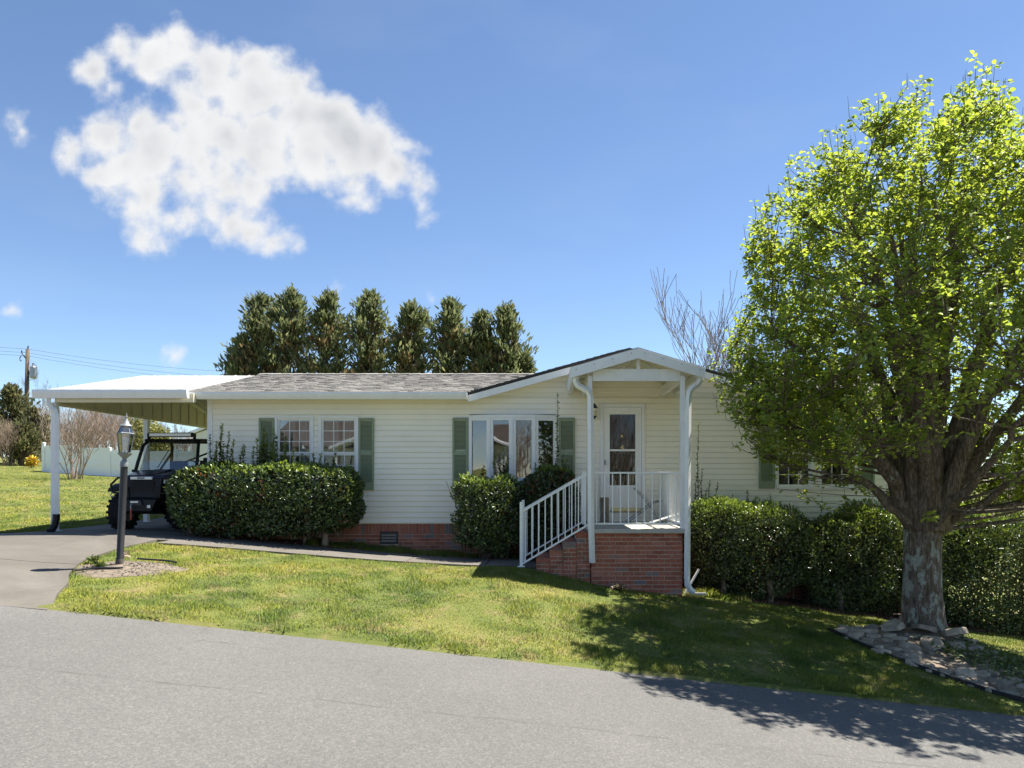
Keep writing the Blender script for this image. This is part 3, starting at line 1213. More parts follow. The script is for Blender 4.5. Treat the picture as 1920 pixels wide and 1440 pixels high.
    def shingles(org, du, dv, nu, nv, nrm, lu, lv, skip=None):
        """courses of tabs on a slope"""
        m = MB()
        org, du, dv, nrm = Vector(org), Vector(du), Vector(dv), Vector(nrm)
        for j in range(nv):
            i = 0
            u = -random.uniform(0, lu)
            while u < nu:
                w = lu * random.uniform(0.55, 1.2)
                a, b = max(u, 0), min(u + w - 0.006, nu)
                if b - a > 0.02 and not (skip and skip(a, j * lv)):
                    h0 = random.uniform(0.010, 0.016)
                    v0, v1 = j * lv - random.choice([0, 0, 0.03]) * (j > 0), (j + 1) * lv + 0.01
                    base = org + nrm * 0.001
                    q = [base + du * a + dv * v0, base + du * b + dv * v0, base + du * b + dv * v1, base + du * a + dv * v1]
                    hh = [h0, h0, 0.003, 0.003]
                    m.hexa([*q, *[p + nrm * h for p, h in zip(q, hh)]])
                u += w
        return m
    sl = math.hypot(YR - YE, ZR - ZE)
    dv = Vector((0, YR - YE, ZR - ZE)) / sl
    nr = Vector((0, -dv.z, dv.y))
    m = shingles((xa, YE - 0.01, ZE - 0.002), (1, 0, 0), dv, xb - xa, int(sl / 0.14), nr, 0.17, 0.14,
                 lambda u, v: GXL - 0.02 < u + xa < GXR and v < 0.7)
    o = m.build('shingles', M['shingle'], roof, fix=False)
    o['kind'] = 'stuff'
    gs = math.hypot(GXC - GXL, GZP - GZE)
    m = MB()
    for sgn, ox in ((1, GXL), (-1, GXR)):
        dv = Vector((sgn * (GXC - GXL), 0, GZP - GZE)) / gs
        nr = Vector((-sgn * dv.z, 0, abs(dv.x)))
        q = shingles((ox, YE + 0.02, GZE), (0, 1, 0), dv, YR - YE - 0.3, int(gs / 0.14), nr, 0.3, 0.14)
        m.add(q.v, q.f)
    o = m.build('shingles', M['shingle'], roof, fix=False)
    o['kind'] = 'stuff'
    # ridge caps
    mb = MB()
    x = xa
    while x < xb - 0.1:
        for s in (-1, 1):
            mb.hexa([(x, YR, ZR + 0.012), (x + 0.24, YR, ZR + 0.012), (x + 0.24, YR + s * 0.15, ZR + 0.012 - 0.15 * SL), (x, YR + s * 0.15, ZR + 0.012 - 0.15 * SL),
                     (x, YR, ZR + 0.028), (x + 0.24, YR, ZR + 0.036), (x + 0.24, YR + s * 0.15, ZR + 0.03 - 0.15 * SL), (x, YR + s * 0.15, ZR + 0.022 - 0.15 * SL)])
        x += 0.245
    mb.build('ridge_cap', M['shingle'], roof)['kind'] = 'stuff'
    # rake boards of the gable and its soffit
    for s in (-1, 1):
        xe = GXL if s < 0 else GXR
        th = 0.125
        hpart(MB().prism([(xe, GZE - t - 0.003), (GXC, GZP - t - 0.003), (GXC, GZP - t - th), (xe, GZE - t - th)], 'y', YE + 0.02, YE + 0.045),
              'rake_board', M['white_trim'])
        hpart(MB().prism([(xe, GZE - t - 0.055), (GXC, GZP - t - 0.055), (GXC, GZP - t - 0.07), (xe, GZE - t - 0.07)], 'y', YE + 0.05, YF - 0.002),
              'soffit', M['white_trim'])
    # main gable ends
    for x0 in (xa, xb - 0.02):
        for s in (-1, 1):
            ye = YE if s < 0 else 2 * YR - YE
            hpart(MB().prism([(ye, ZE - t - 0.002), (YR, ZR - t - 0.002), (YR, ZR - t - 0.11), (ye, ZE - t - 0.11)], 'x', x0, x0 + 0.02), 'rake_board', M['white_trim'])
    # eave soffits and gutters left and right of the gable
    for a, b in ((xa, GXL - 0.005), (GXR + 0.005, xb)):
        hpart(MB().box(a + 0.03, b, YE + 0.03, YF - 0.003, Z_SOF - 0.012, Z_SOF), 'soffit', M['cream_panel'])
        zt = ZE - 0.012
        prof = [(YE - 0.115, zt), (YE - 0.105, zt), (YE - 0.10, zt - 0.02), (YE - 0.012, zt - 0.1), (YE - 0.006, zt), (YE + 0.0, zt), (YE + 0.0, zt - 0.125),
                (YE - 0.075, zt - 0.125), (YE - 0.105, zt - 0.07), (YE - 0.118, zt - 0.03)]
        hpart(MB().prism(prof, 'x', a, b), 'gutter', M['white_metal'])


build_house_shell()


def make_window(x0, x1, z0, z1, grid=(3, 3)):
    f = MB()
    fw = 0.055
    ya, yb = YF - 0.046, YF + 0.09
    f.box(x0, x0 + fw, ya, yb, z0, z1)
    f.box(x1 - fw, x1, ya, yb, z0, z1)
    f.box(x0 + fw, x1 - fw, ya, yb, z1 - fw, z1)
    f.box(x0 + fw, x1 - fw, ya - 0.006, yb, z0, z0 + fw)
    w = hpart(f, 'window', M['white_trim'], bevel=0.004, fix=False)
    ix0, ix1, iz0, iz1 = x0 + fw, x1 - fw, z0 + fw, z1 - fw
    zm = iz0 + (iz1 - iz0) * 0.49
    for (a, b, yo) in ((zm, iz1, 0.0), (iz0, zm, 0.025)):
        s = MB()
        sw = 0.032
        y0, y1 = YF - 0.012 + yo, YF + 0.02 + yo
        s.box(ix0, ix0 + sw, y0, y1, a, b)
        s.box(ix1 - sw, ix1, y0, y1, a, b)
        s.box(ix0 + sw, ix1 - sw, y0, y1, b - sw, b)
        s.box(ix0 + sw, ix1 - sw, y0, y1, a, a + sw)
        s.build('sash', M['white_trim'], w, fix=False)
        gx0, gx1, gz0, gz1 = ix0 + sw, ix1 - sw, a + sw, b - sw
        nx, nz = grid
        mw = 0.012
        for k in range(1, nx):
            xc = gx0 + (gx1 - gx0) * k / nx
            MB().box(xc - mw / 2, xc + mw / 2, y0 + 0.006, y1 - 0.004, gz0, gz1).build('muntin', M['white_trim'], w)
        for k in range(1, nz):
            zc = gz0 + (gz1 - gz0) * k / nz
            MB().box(gx0, gx1, y0 + 0.0075, y1 - 0.0055, zc - mw / 2, zc + mw / 2).build('muntin', M['white_trim'], w)
        for i in range(nx):
            for j in range(nz):
                pa, pb = gx0 + (gx1 - gx0) * i / nx, gx0 + (gx1 - gx0) * (i + 1) / nx
                pc, pd = gz0 + (gz1 - gz0) * j / nz, gz0 + (gz1 - gz0) * (j + 1) / nz
                MB().box(pa, pb, y0 + 0.013, y0 + 0.016, pc, pd).build('pane', M['window_glass'], w)
    # pleated curtain
    n = 44
    for (ca, cb) in ((ix0, ix0 + (ix1 - ix0) * 0.46), (ix0 + (ix1 - ix0) * 0.56, ix1)):
        V, Fq = [], []
        for k in range(n + 1):
            x = ca + (cb - ca) * k / n
            y = YF + 0.15 + 0.035 * math.sin(k * 1.35 + ca * 7) + 0.012 * math.sin(k * 3.1)
            V += [(x, y, iz0 - 0.02), (x, y, iz1 + 0.05)]
        Fq = [(2 * k, 2 * k + 2, 2 * k + 3, 2 * k + 1) for k in range(n)]
        c = MB()
        c.add(V, Fq)
        c.build('curtain', M['curtain'], w, fix=False)
    return w


def make_shutter(px0, px1, py0, py1):
    x0, x1, z0, z1 = FX(px0), FX(px1), FZ(py1), FZ(py0)
    ya, yb = YF - 0.058, YF - 0.0265
    st = 0.038
    m = MB()
    m.box(x0, x0 + st, ya, yb, z0, z1)
    m.box(x1 - st, x1, ya, yb, z0, z1)
    zmid = z0 + (z1 - z0) * 0.52
    m.box(x0 + st, x1 - st, ya, yb, z1 - 0.05, z1)
    m.box(x0 + st, x1 - st, ya, yb, z0, z0 + 0.13)
    m.box(x0 + st, x1 - st, ya, yb, zmid - 0.04, zmid + 0.04)
    s = hpart(m, 'shutter', M['shutter_green'], bevel=0.004, fix=False)
    l = MB()
    z = z0 + 0.14
    while z < z1 - 0.07:
        if not (zmid - 0.058 < z < zmid + 0.042):
            l.hexa([(x0 + st, ya + 0.006, z), (x1 - st, ya + 0.006, z), (x1 - st, yb, z + 0.014), (x0 + st, yb, z + 0.014),
                    (x0 + st, ya + 0.006, z + 0.006), (x1 - st, ya + 0.006, z + 0.006), (x1 - st, yb, z + 0.022), (x0 + st, yb, z + 0.022)])
        z += 0.0235
    l.build('louvres', M['shutter_green'], s, fix=False)['kind'] = 'stuff'


def build_openings():
    for (a, b, c, d) in WINS:
        make_window(FX(a), FX(b), FZ(d), FZ(c))
    for a, b, c, d in ((487, 515.5, 784, 919), (673.5, 702, 784, 919), (849, 878, 783.5, 921), (1048, 1078, 783.5, 921),
                       (1421.7, 1451, 784, 916), (1608.5, 1638, 784, 916)):
        make_shutter(a, b, c, d)
    # bow window: four faceted casements
    x0, x1, z0, z1 = BOW
    pl = [(x0, -0.03), (x0 + 0.40, -0.15), ((x0 + x1) / 2, -0.19), (x1 - 0.40, -0.15), (x1, -0.03)]
    outer = [(p[0], YF + p[1]) for p in pl]
    m = MB()
    m.prism([(x0 - 0.02, YF - 0.0015)] + [(p[0] * 1.0, p[1] - 0.035) for p in outer] + [(x1 + 0.02, YF - 0.0015)], 'z', z1 - 0.03, z1 + 0.02)
    m.prism([(x0 - 0.02, YF - 0.0015)] + [(p[0], p[1] - 0.045) for p in outer] + [(x1 + 0.02, YF - 0.0015)], 'z', z0 - 0.05, z0 + 0.03)
    bow = hpart(m, 'bow_window', M['white_trim'], fix=False)
    hpart(MB().box(x0 + 0.01, x1 - 0.01, YF - 0.03, YF - 0.019, z1 + 0.021, z1 + 0.035), 'caulk_line', M['dark_metal'])
    for i in range(4):
        a, b = Vector((*outer[i], 0)), Vector((*outer[i + 1], 0))
        d = (b - a).normalized()
        nn = Vector((d.y, -d.x, 0))
        ln = (b - a).length

        def fr(u0, u1, w0, w1, za, zb, mm):
            q = [a + d * u0 + nn * w0, a + d * u1 + nn * w0, a + d * u1 + nn * w1, a + d * u0 + nn * w1]
            mm.hexa([(p.x, p.y, za) for p in q] + [(p.x, p.y, zb) for p in q])
        za, zb = z0 + 0.03, z1 - 0.03
        c = MB()
        e = 0.062
        fr(0.002, e, -0.03, 0.025, za, zb, c)
        fr(ln - e, ln - 0.002, -0.03, 0.025, za, zb, c)
        fr(e, ln - e, -0.028, 0.023, zb - 0.055, zb, c)
        fr(e, ln - e, -0.028, 0.023, za, za + 0.06, c)
        cs = c.build('casement', M['white_trim'], bow, fix=False)
        g = MB()
        fr(e, ln - e, -0.005, -0.002, za + 0.06, zb - 0.055, g)
        g.build('pane', M['bow_glass'], bow)
        if i < 3:
            MB().tube([(b.x, b.y - 0.02, za + 0.002), (b.x, b.y - 0.02, zb - 0.002)], 0.022, 6).build('mullion', M['white_trim'], bow)
    # door in its frame
    x0, x1, z0, z1 = DOOR
    ya = YF - 0.05
    m = MB()
    m.box(x0, x0 + 0.065, ya, YF + 0.06, z0, z1)
    m.box(x1 - 0.065, x1, ya, YF + 0.06, z0, z1)
    m.box(x0 + 0.065, x1 - 0.065, ya, YF + 0.06, z1 - 0.065, z1)
    fr = hpart(m, 'door_frame', M['white_trim'], bevel=0.006, fix=False)
    dx0, dx1, dz0, dz1 = x0 + 0.069, x1 - 0.069, z0 + 0.03, z1 - 0.069
    gx0, gx1 = FX(1143), FX(1191)
    ga, gb = FZ(910), FZ(777)
    yd0, yd1 = YF - 0.025, YF + 0.012
    m = MB()
    m.box(dx0, gx0, yd0, yd1, dz0, dz1)
    m.box(gx1, dx1, yd0, yd1, dz0, dz1)
    m.box(gx0, gx1, yd0, yd1, gb, dz1)
    m.box(gx0, gx1, yd0, yd1, dz0, ga)
    door = hpart(m, 'door', M['white_trim'], fix=False)
    MB().box(gx0, gx1, yd0 + 0.004, yd1 - 0.004, FZ(846), FZ(842.5)).build('mid_rail', M['white_trim'], door)
    p = MB()
    a, b, c, d = gx0 + 0.01, gx1 - 0.01, FZ(946), FZ(918)
    for (q0, q1, q2, q3) in ((a, b, d - 0.015, d), (a, b, c, c + 0.015), (a, a + 0.015, c + 0.015, d - 0.015), (b - 0.015, b, c + 0.015, d - 0.015)):
        p.box(q0, q1, yd0 - 0.008, yd0 - 0.0005, q2, q3)
    p.build('panel_moulding', M['white_trim'], door, fix=False)
    for (c, d) in ((FZ(842.5), gb), (ga, FZ(846))):
        MB().box(gx0, gx1, yd0 + 0.015, yd0 + 0.018, c, d).build('pane', M['door_glass'], door)
    MB().box(gx0 - 0.05, gx1 + 0.05, YF + 0.05, YF + 0.09, dz0, dz1).build('inner_door', M['interior'], door)
    h = MB()
    hx, hz = FX(1134.5), FZ(867)
    h.box(hx - 0.018, hx + 0.018, yd0 - 0.012, yd0 - 0.0005, hz - 0.045, hz + 0.045)
    h.tube([(hx, yd0 - 0.012, hz + 0.01), (hx, yd0 - 0.05, hz + 0.01), (hx + 0.01, yd0 - 0.055, hz - 0.05)], 0.009, 8)
    h.build('handle', M['grey_metal'], door)
    hpart(MB().box(FX(1146), FX(1203), YF - 0.075, YF - 0.019, FZ(959), FZ(952)), 'threshold', M['yellow_strip'], bevel=0.004)
    # house number on the inner door
    n = MB()
    cx, cz, yy = FX(1166.5), FZ(838.5), YF - 0.019
    n.beam((cx + 0.012, yy, cz - 0.045), (cx + 0.012, yy, cz + 0.045), 0.014, 0.014, (0, 1, 0))
    n.beam((cx + 0.012, yy, cz + 0.043), (cx - 0.027, yy, cz - 0.013), 0.014, 0.012, (0, 1, 0))
    n.beam((cx - 0.032, yy, cz - 0.016), (cx + 0.03, yy, cz - 0.016), 0.013, 0.013, (0, 1, 0))
    n.build('number_four', M['brass'], door)
    MB().tube([(FX(1166), yy, FZ(818)), (FX(1166), yy + 0.008, FZ(818))], 0.02, 10).build('peephole', M['brass'], door)
    hpart(MB().box(FX(1115), FX(1119), YF - 0.03, YF - 0.018, FZ(869), FZ(861)), 'doorbell', M['white_trim'], bevel=0.003)


build_openings()

# wall lantern beside the door
wl = thing('wall_lantern', 'small black wall lantern with clear glass beside the front door', 'wall lamp', (FX(1113), YF - 0.02, FZ(775)))
MB().box(-0.045, 0.045, -0.012, 0.003, -0.06, 0.06).build('backplate', M['dark_metal'], wl, bevel=0.01)
MB().tube([(0, -0.01, -0.03), (0, -0.08, -0.10), (0, -0.13, -0.09)], 0.011, 8).build('bracket', M['dark_metal'], wl)
MB().lathe([(0.012, 0.17), (0.03, 0.15), (0.075, 0.085), (0.07, 0.08)], 8, (0, -0.13, 0)).build('cap', M['dark_metal'], wl)
MB().lathe([(0.06, 0.078), (0.048, -0.06)], 8, (0, -0.13, 0)).build('glass', M['lantern_glass'], wl)
MB().lathe([(0.055, -0.061), (0.04, -0.085), (0.01, -0.12)], 8, (0, -0.13, 0)).build('base', M['dark_metal'], wl)

# ------------------------------------------------------------------ porch
YP = 12.2


def PX(px):
    return (px - CX) / F * YP


def PZ(py):
    return H - (py - CY) / F * YP


ZS = H - 0.773
porch = thing('porch', 'raised brick entry porch with white metal railings, stairs and small gabled roof', 'porch', (1.4, YP, g1(1.4, YP)))
PO = porch.location.copy()


def pp(o):
    o.parent = porch
    o.matrix_parent_inverse = Matrix.Translation(-PO)
    return o


def ppart(mb, name, mat, bevel=0, **k):
    return pp(mb.build(name, mat, bevel=bevel, **k))


def build_porch():
    xa, xb = 0.75, 2.2
    zb = H - 2.2
    ppart(MB().box(xa - 0.05, xb + 0.06, YP - 0.09, YF - 0.02, ZS - 0.07, ZS), 'slab', M['porch_concrete'], bevel=0.008)
    base = ppart(MB().box(xa + 0.012, xb - 0.012, YP + 0.012, YF - 0.03, zb, ZS - 0.071), 'base_wall', M['mortar'])
    me_f = MB().box(-0.093, 0.093, -0.02, 0.02, -0.058, 0).mesh('brick', M['brick'])
    me_h = MB().box(-0.043, 0.043, -0.02, 0.02, -0.058, 0).mesh('brick', M['brick'])
    z = ZS - 0.073
    r = 0
    while z > H - 2.05:
        x = xa
        if r % 2:
            o = link('brick', me_h, base)
            o.location = (x + 0.043, YP + 0.022 + random.uniform(-.002, .002), z)
            x += 0.096
        while x + 0.186 <= xb + 0.01:
            if z > g1(x + 0.09, YP) - 0.1:
                o = link('brick', me_f, base)
                o.location = (x + 0.093, YP + 0.022 + random.uniform(-.002, .002), z)
            x += 0.1955
        if xb - x > 0.05:
            w = xb - x
            o = link('brick', me_h, base)
            o.scale = (w / 0.088, 1, 1)
            o.location = (x + w / 2 - 0.001, YP + 0.0225, z)
        z -= 0.0685
        r += 1
    mb = MB()
    for r in range(20):
        zz = ZS - 0.073 - r * 0.0685
        for s, xx in ((-1, xa), (1, xb)):
            y = YP + 0.04 + (0.05 if r % 2 else 0)
            while y < YF - 0.25:
                mb.box(xx - 0.008 if s < 0 else xx - 0.02, xx + 0.02 if s < 0 else xx + 0.004, y, y + 0.186, zz - 0.058, zz)
                y += 0.1955
    mb.build('brickwork', M['brick'], base)['kind'] = 'stuff'
    # brick stairs rising towards the right
    ex = [0.735, 0.517, 0.297, 0.085, -0.127]
    tz = [-0.835, -0.985, -1.115, -1.245]
    yA, yB = YP + 0.03, 13.42
    for k in range(4):
        x1, x0, zt = ex[k], ex[k + 1], H + tz[k]
        gbot = H - 1.75
        st = ppart(MB().box(x0 + 0.012, x1 - 0.002, yA + 0.012, yB, gbot, zt - 0.012), 'step', M['mortar'])
        # tread bricks laid on edge across the depth, then side courses
        y = yA
        while y < yB - 0.05:
            h = 0.095
            MB().box(x0, x1 - 0.004, y, y + 0.085, zt - h, zt).build('brick', M['brick_mossy'], st, bevel=0.006)
            y += 0.096
        zz = zt - 0.105
        r = k
        while zz > g1((x0 + x1) / 2, YP) - 0.06:
            cut = x0 + (0.09 if r % 2 else 0.14)
            for (a, b) in ((x0, cut - 0.005), (cut + 0.005, x1 - 0.004)):
                MB().box(a, b, yA + 0.002, yA + 0.05, zz - 0.058, zz).build('brick', M['brick_mossy'], st)
            zz -= 0.0685
            r += 1
    # posts
    zbm = PZ(714)
    for i, xc in enumerate((PX(1106), PX(1279.5))):
        m = MB().box(xc - 0.036, xc + 0.036, YP - 0.03, YP + 0.04, ZS, PZ(705))
        m.box(xc - 0.05, xc + 0.05, YP - 0.045, YP + 0.055, ZS + 0.0005, ZS + 0.012)
        ppart(m, 'post', M['white_metal'], bevel=0.004)
    # front railing
    def railing(a, b, zta, ztb, zba, zbb, nb, name='railing', t=0.028, off=0.5, end_post=None):
        """straight or raking railing from a to b (x, y)"""
        A, B = Vector((a[0], a[1], 0)), Vector((b[0], b[1], 0))
        m = MB()
        m.beam(A + Vector((0, 0, zta)), B + Vector((0, 0, ztb)), 0.036, t)
        rl = ppart(m, name, M['white_metal'], bevel=0.003)
        MB().beam(A + Vector((0, 0, zba)), B + Vector((0, 0, zbb)), 0.032, t).build('bottom_rail', M['white_metal'], rl, bevel=0.003)
        for k in range(nb):
            f = (k + off) / (nb - 1 + 2 * off)
            p = A.lerp(B, f)
            z0, z1 = zba + (zbb - zba) * f + t / 2, zta + (ztb - zta) * f - t / 2
            MB().box(p.x - 0.0085, p.x + 0.0085, p.y - 0.0085, p.y + 0.0085, z0, z1).build('baluster', M['white_metal'], rl)
        return rl
    zt, zl = PZ(886.5), PZ(982)
    railing((0.765, YP + 0.005), (2.17, YP + 0.005), zt, zt, zl, zl, 11, off=0.55)
    railing((2.2, YP + 0.06), (2.2, YF - 0.06), zt, zt, zl, zl, 15)
    for y in (YP + 0.0, 13.36):
        sl = (PZ(888) - PZ(959)) / 1.03
        xL, xR = -0.345, 0.70
        rl = railing((xL, y), (xR, y), PZ(959), PZ(888), PZ(1057), PZ(984), 10, 'stair_railing', off=0.45)
        gp = g1(-0.36, y) + 0.03
        MB().box(-0.385, -0.339, y - 0.023, y + 0.023, gp, PZ(941)).build('newel_post', M['white_metal'], rl, bevel=0.004)
        MB().box(-0.42, -0.305, y - 0.05, y + 0.05, gp, gp + 0.012).build('foot_plate', M['white_metal'], rl)
    ppart(MB().box(0.66, 0.73, 13.33, 13.4, ZS + 0.0004, PZ(882)), 'post', M['white_metal'], bevel=0.004)
    # roof
    yf, yb = 12.0, YF - 0.02
    k = F / yf
    q = lambda px, py: ((px - CX) / k, H - (py - CY) / k)
    lt, pk, rt = q(1070, 689.5), q(1196.5, 652.5), q(1323, 690)
    th = 0.16
    for s, e in ((-1, lt), (1, rt)):
        ppart(MB().prism([e, pk, (pk[0], pk[1] - th), (e[0], e[1] - th)], 'y', yf, yf + 0.03), 'fascia', M['white_metal'], bevel=0.003)
    e0, e1 = lt, rt
    ppart(MB().prism([(e0[0] + .02, e0[1] + .0), (pk[0], pk[1] + 0.004), (e1[0] - .02, e1[1]), (e1[0] - .02, e1[1] - 0.04), (pk[0], pk[1] - 0.036), (e0[0] + .02, e0[1] - 0.04)],
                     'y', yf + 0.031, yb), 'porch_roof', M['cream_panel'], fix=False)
    ppart(MB().prism([(e0[0] - .0, e0[1] + .012), (pk[0], pk[1] + 0.014), (e1[0], e1[1] + .012), (e1[0] - .02, e1[1] + .002), (pk[0], pk[1] + 0.006), (e0[0] + .02, e0[1] + .002)],
                     'y', yf + 0.005, yb), 'roof_skin', M['roof_white'], fix=False)
    # side gutters running back to the wall
    for s, e in ((-1, lt), (1, rt)):
        xo = e[0] if s < 0 else e[0]
        zt_ = e[1] - 0.012
        a, b = xo, xo - s * 0.10
        prof = [(a, zt_), (a, zt_ - 0.06), (a - s * 0.03, zt_ - 0.145), (b, zt_ - 0.145), (b, zt_ - 0.02), (b + s * 0.008, zt_ - 0.02), (b + s * 0.008, zt_ - 0.13),
                (a - s * 0.034, zt_ - 0.135), (a - s * 0.008, zt_ - 0.06), (a - s * 0.008, zt_)]
        ppart(MB().prism(prof, 'y', yf + 0.032, yb), 'gutter', M['white_metal'], fix=True)
    # tie beam, king post, side beams and rafters
    zb0, zb1 = PZ(714.5), PZ(692)
    ppart(MB().box(PX(1111), PX(1275), YP - 0.02, YP + 0.03, zb0, zb1), 'tie_beam', M['white_metal'], bevel=0.003)
    ppart(MB().box(PX(1193), PX(1200), YP - 0.026, YP + 0.036, PZ(712), pk[1] - 0.05), 'king_post', M['white_metal'])
    for xc in (PX(1106), PX(1279.5)):
        ppart(MB().box(xc - 0.03, xc + 0.03, YP + 0.042, YF - 0.02, zb0 - 0.005, zb0 + 0.16), 'side_beam', M['white_metal'])
    for f in (0.33, 0.66):
        y = YP + (YF - YP) * f
        for s, e in ((-1, lt), (1, rt)):
            A = (e[0] - s * 0.13, y, e[1] - 0.07 + 0.13 * 0.25)
            ppart(MB().beam((A[0], y, A[2] - 0.005), (pk[0] - s * -0.01, y, pk[1] - 0.065), 0.03, 0.05), 'rafter', M['white_metal'])
    # downspouts
    w = 0.046
    yd = YP - 0.085
    m = MB()
    L = PX
    m.tube([(L(1079), yd, PZ(706)), (L(1079), yd, PZ(716)), (L(1083), yd, PZ(724)), (L(1092), yd, PZ(729)), (L(1102), yd, PZ(735)), (L(1106.5), yd, PZ(745)),
            (L(1107), yd, PZ(800)), (L(1108), yd, PZ(990)), (L(1110), yd, PZ(1054))], w * 1.05, 4)
    ppart(m, 'downspout', M['white_metal'])
    m = MB()
    m.tube([(L(1313), yd, PZ(702)), (L(1312), yd, PZ(713)), (L(1306), yd, PZ(722)), (L(1297), yd, PZ(728)), (L(1291), yd, PZ(736)), (L(1289), yd, PZ(748)),
            (L(1288.5), yd, PZ(820)), (L(1286.5), yd, PZ(1080)), (L(1287.5), yd, PZ(1096)), (L(1293), yd, PZ(1105)), (L(1300), yd, PZ(1110))], w * 1.05, 4)
    ppart(m, 'downspout', M['white_metal'])
    # screw heads on the fascia
    m = MB()
    for f in (0.08, 0.35, 0.62, 0.9):
        for e in (lt, rt):
            x, z = e[0] + (pk[0] - e[0]) * f, e[1] + (pk[1] - e[1]) * f - 0.05
            m.box(x - 0.006, x + 0.006, yf - 0.004, yf + 0.001, z - 0.006, z + 0.006)
    ppart(m, 'screw_heads', M['dark_metal'])['kind'] = 'stuff'


build_porch()

# things on and beside the porch
m = MB()
ang = np.linspace(0, 2 * math.pi, 17)[:-1]
prof = []
for z, s in ((0, 1.05), (0.06, 1.0), (0.2, 0.96), (0.35, 1.0), (0.46, 1.03), (0.47, 0.9)):
    prof.append([(0.075 * s * math.cos(a) * (1 + 0.08 * math.sin(5 * a + z * 9)), 0.075 * s * math.sin(a) * (1 + 0.08 * math.sin(5 * a + z * 9)), z) for a in ang])
V = [p for r in prof for p in r]
m.add(V, [(j * 16 + k, j * 16 + (k + 1) % 16, (j + 1) * 16 + (k + 1) % 16, (j + 1) * 16 + k) for j in range(5) for k in range(16)] + [tuple(range(80, 96)), tuple(range(16))[::-1]])
lg = m.build('log', M['log_bark'], smooth=False)
lg.location = (PX(1136) * 13.0 / YP, 13.3, ZS)
tag(lg, 'short upright bark covered log standing on the porch by the door', 'log')

rp = thing('metal_rack', 'loose white slatted metal rack lying on the porch edge and sticking out into the shrub', 'rack', (2.05, 13.1, ZS))
rz = 0.02
for k in range(5):
    y = 0.05 * k
    MB().beam((-0.25, y, rz + 0.012), (0.48, y + 0.1, rz + 0.23), 0.022, 0.012).build('slat', M['white_metal'], rp)
MB().beam((-0.2, -0.02, rz + 0.012), (-0.2, 0.26, rz + 0.012), 0.02, 0.012).build('crossbar', M['white_metal'], rp)
MB().beam((0.4, 0.05, rz + 0.192), (0.4, 0.33, rz + 0.192), 0.02, 0.012).build('crossbar', M['white_metal'], rp)

fc = thing('folding_chair_frame', 'folded grey tubular chair frame leaning in the porch corner by the wall', 'chair', (1.85, 13.75, ZS))
for y in (0.0, 0.38):
    MB().tube([(-0.35, y, 0.012), (0.12, y, 0.36), (0.26, y + .02, 0.40)], 0.011, 6).build('leg', M['grey_metal'], fc)
    MB().tube([(-0.2, y + .02, 0.62), (0.0, y + .02, 0.42), (0.28, y + .02, 0.012)], 0.011, 6).build('leg', M['grey_metal'], fc)
MB().tube([(-0.35, 0, 0.012), (-0.35, 0.38, 0.012)], 0.011, 6).build('stretcher', M['grey_metal'], fc)
MB().tube([(-0.2, 0.02, 0.62), (-0.2, 0.40, 0.62)], 0.011, 6).build('stretcher', M['grey_metal'], fc)
MB().tube([(0.28, 0.02, 0.012), (0.28, 0.40, 0.012)], 0.011, 6).build('stretcher', M['grey_metal'], fc)

x, y = 2.42, 12.5
sp = MB()
gzz = g1(x, y)
sp.beam((x - 0.15, y - 0.05, gzz + 0.02), (x + 0.12, y + 0.1, gzz + 0.42), 0.02, 0.03)
tag(sp.build('scrap_pole', M['white_metal']), 'thin pale metal strip leaning out of the ground beside the downspout elbow', 'metal strip')
sp = MB()
sp.box(x - 0.05, x + 0.22, y - 0.02, y + 0.05, gzz + 0.005, gzz + 0.05)
tag(sp.build('scrap_strip', M['grey_metal'], bevel=0.005), 'short grey metal offcut lying on the soil by the downspout elbow', 'metal offcut')

# ------------------------------------------------------------------ carport
ZF = g1(-8, 14.2) + 0.03
cp = thing('carport', 'open carport with white sloped metal roof and cream boarded gable beside the house', 'carport', (-8.8, 13.9, ZF))
CO = cp.location.copy()


def cpart(mb, name, mat, bevel=0, **k):
    o = mb.build(name, mat, bevel=bevel, **k)
    o.parent = cp
    o.matrix_parent_inverse = Matrix.Translation(-CO)
    return o


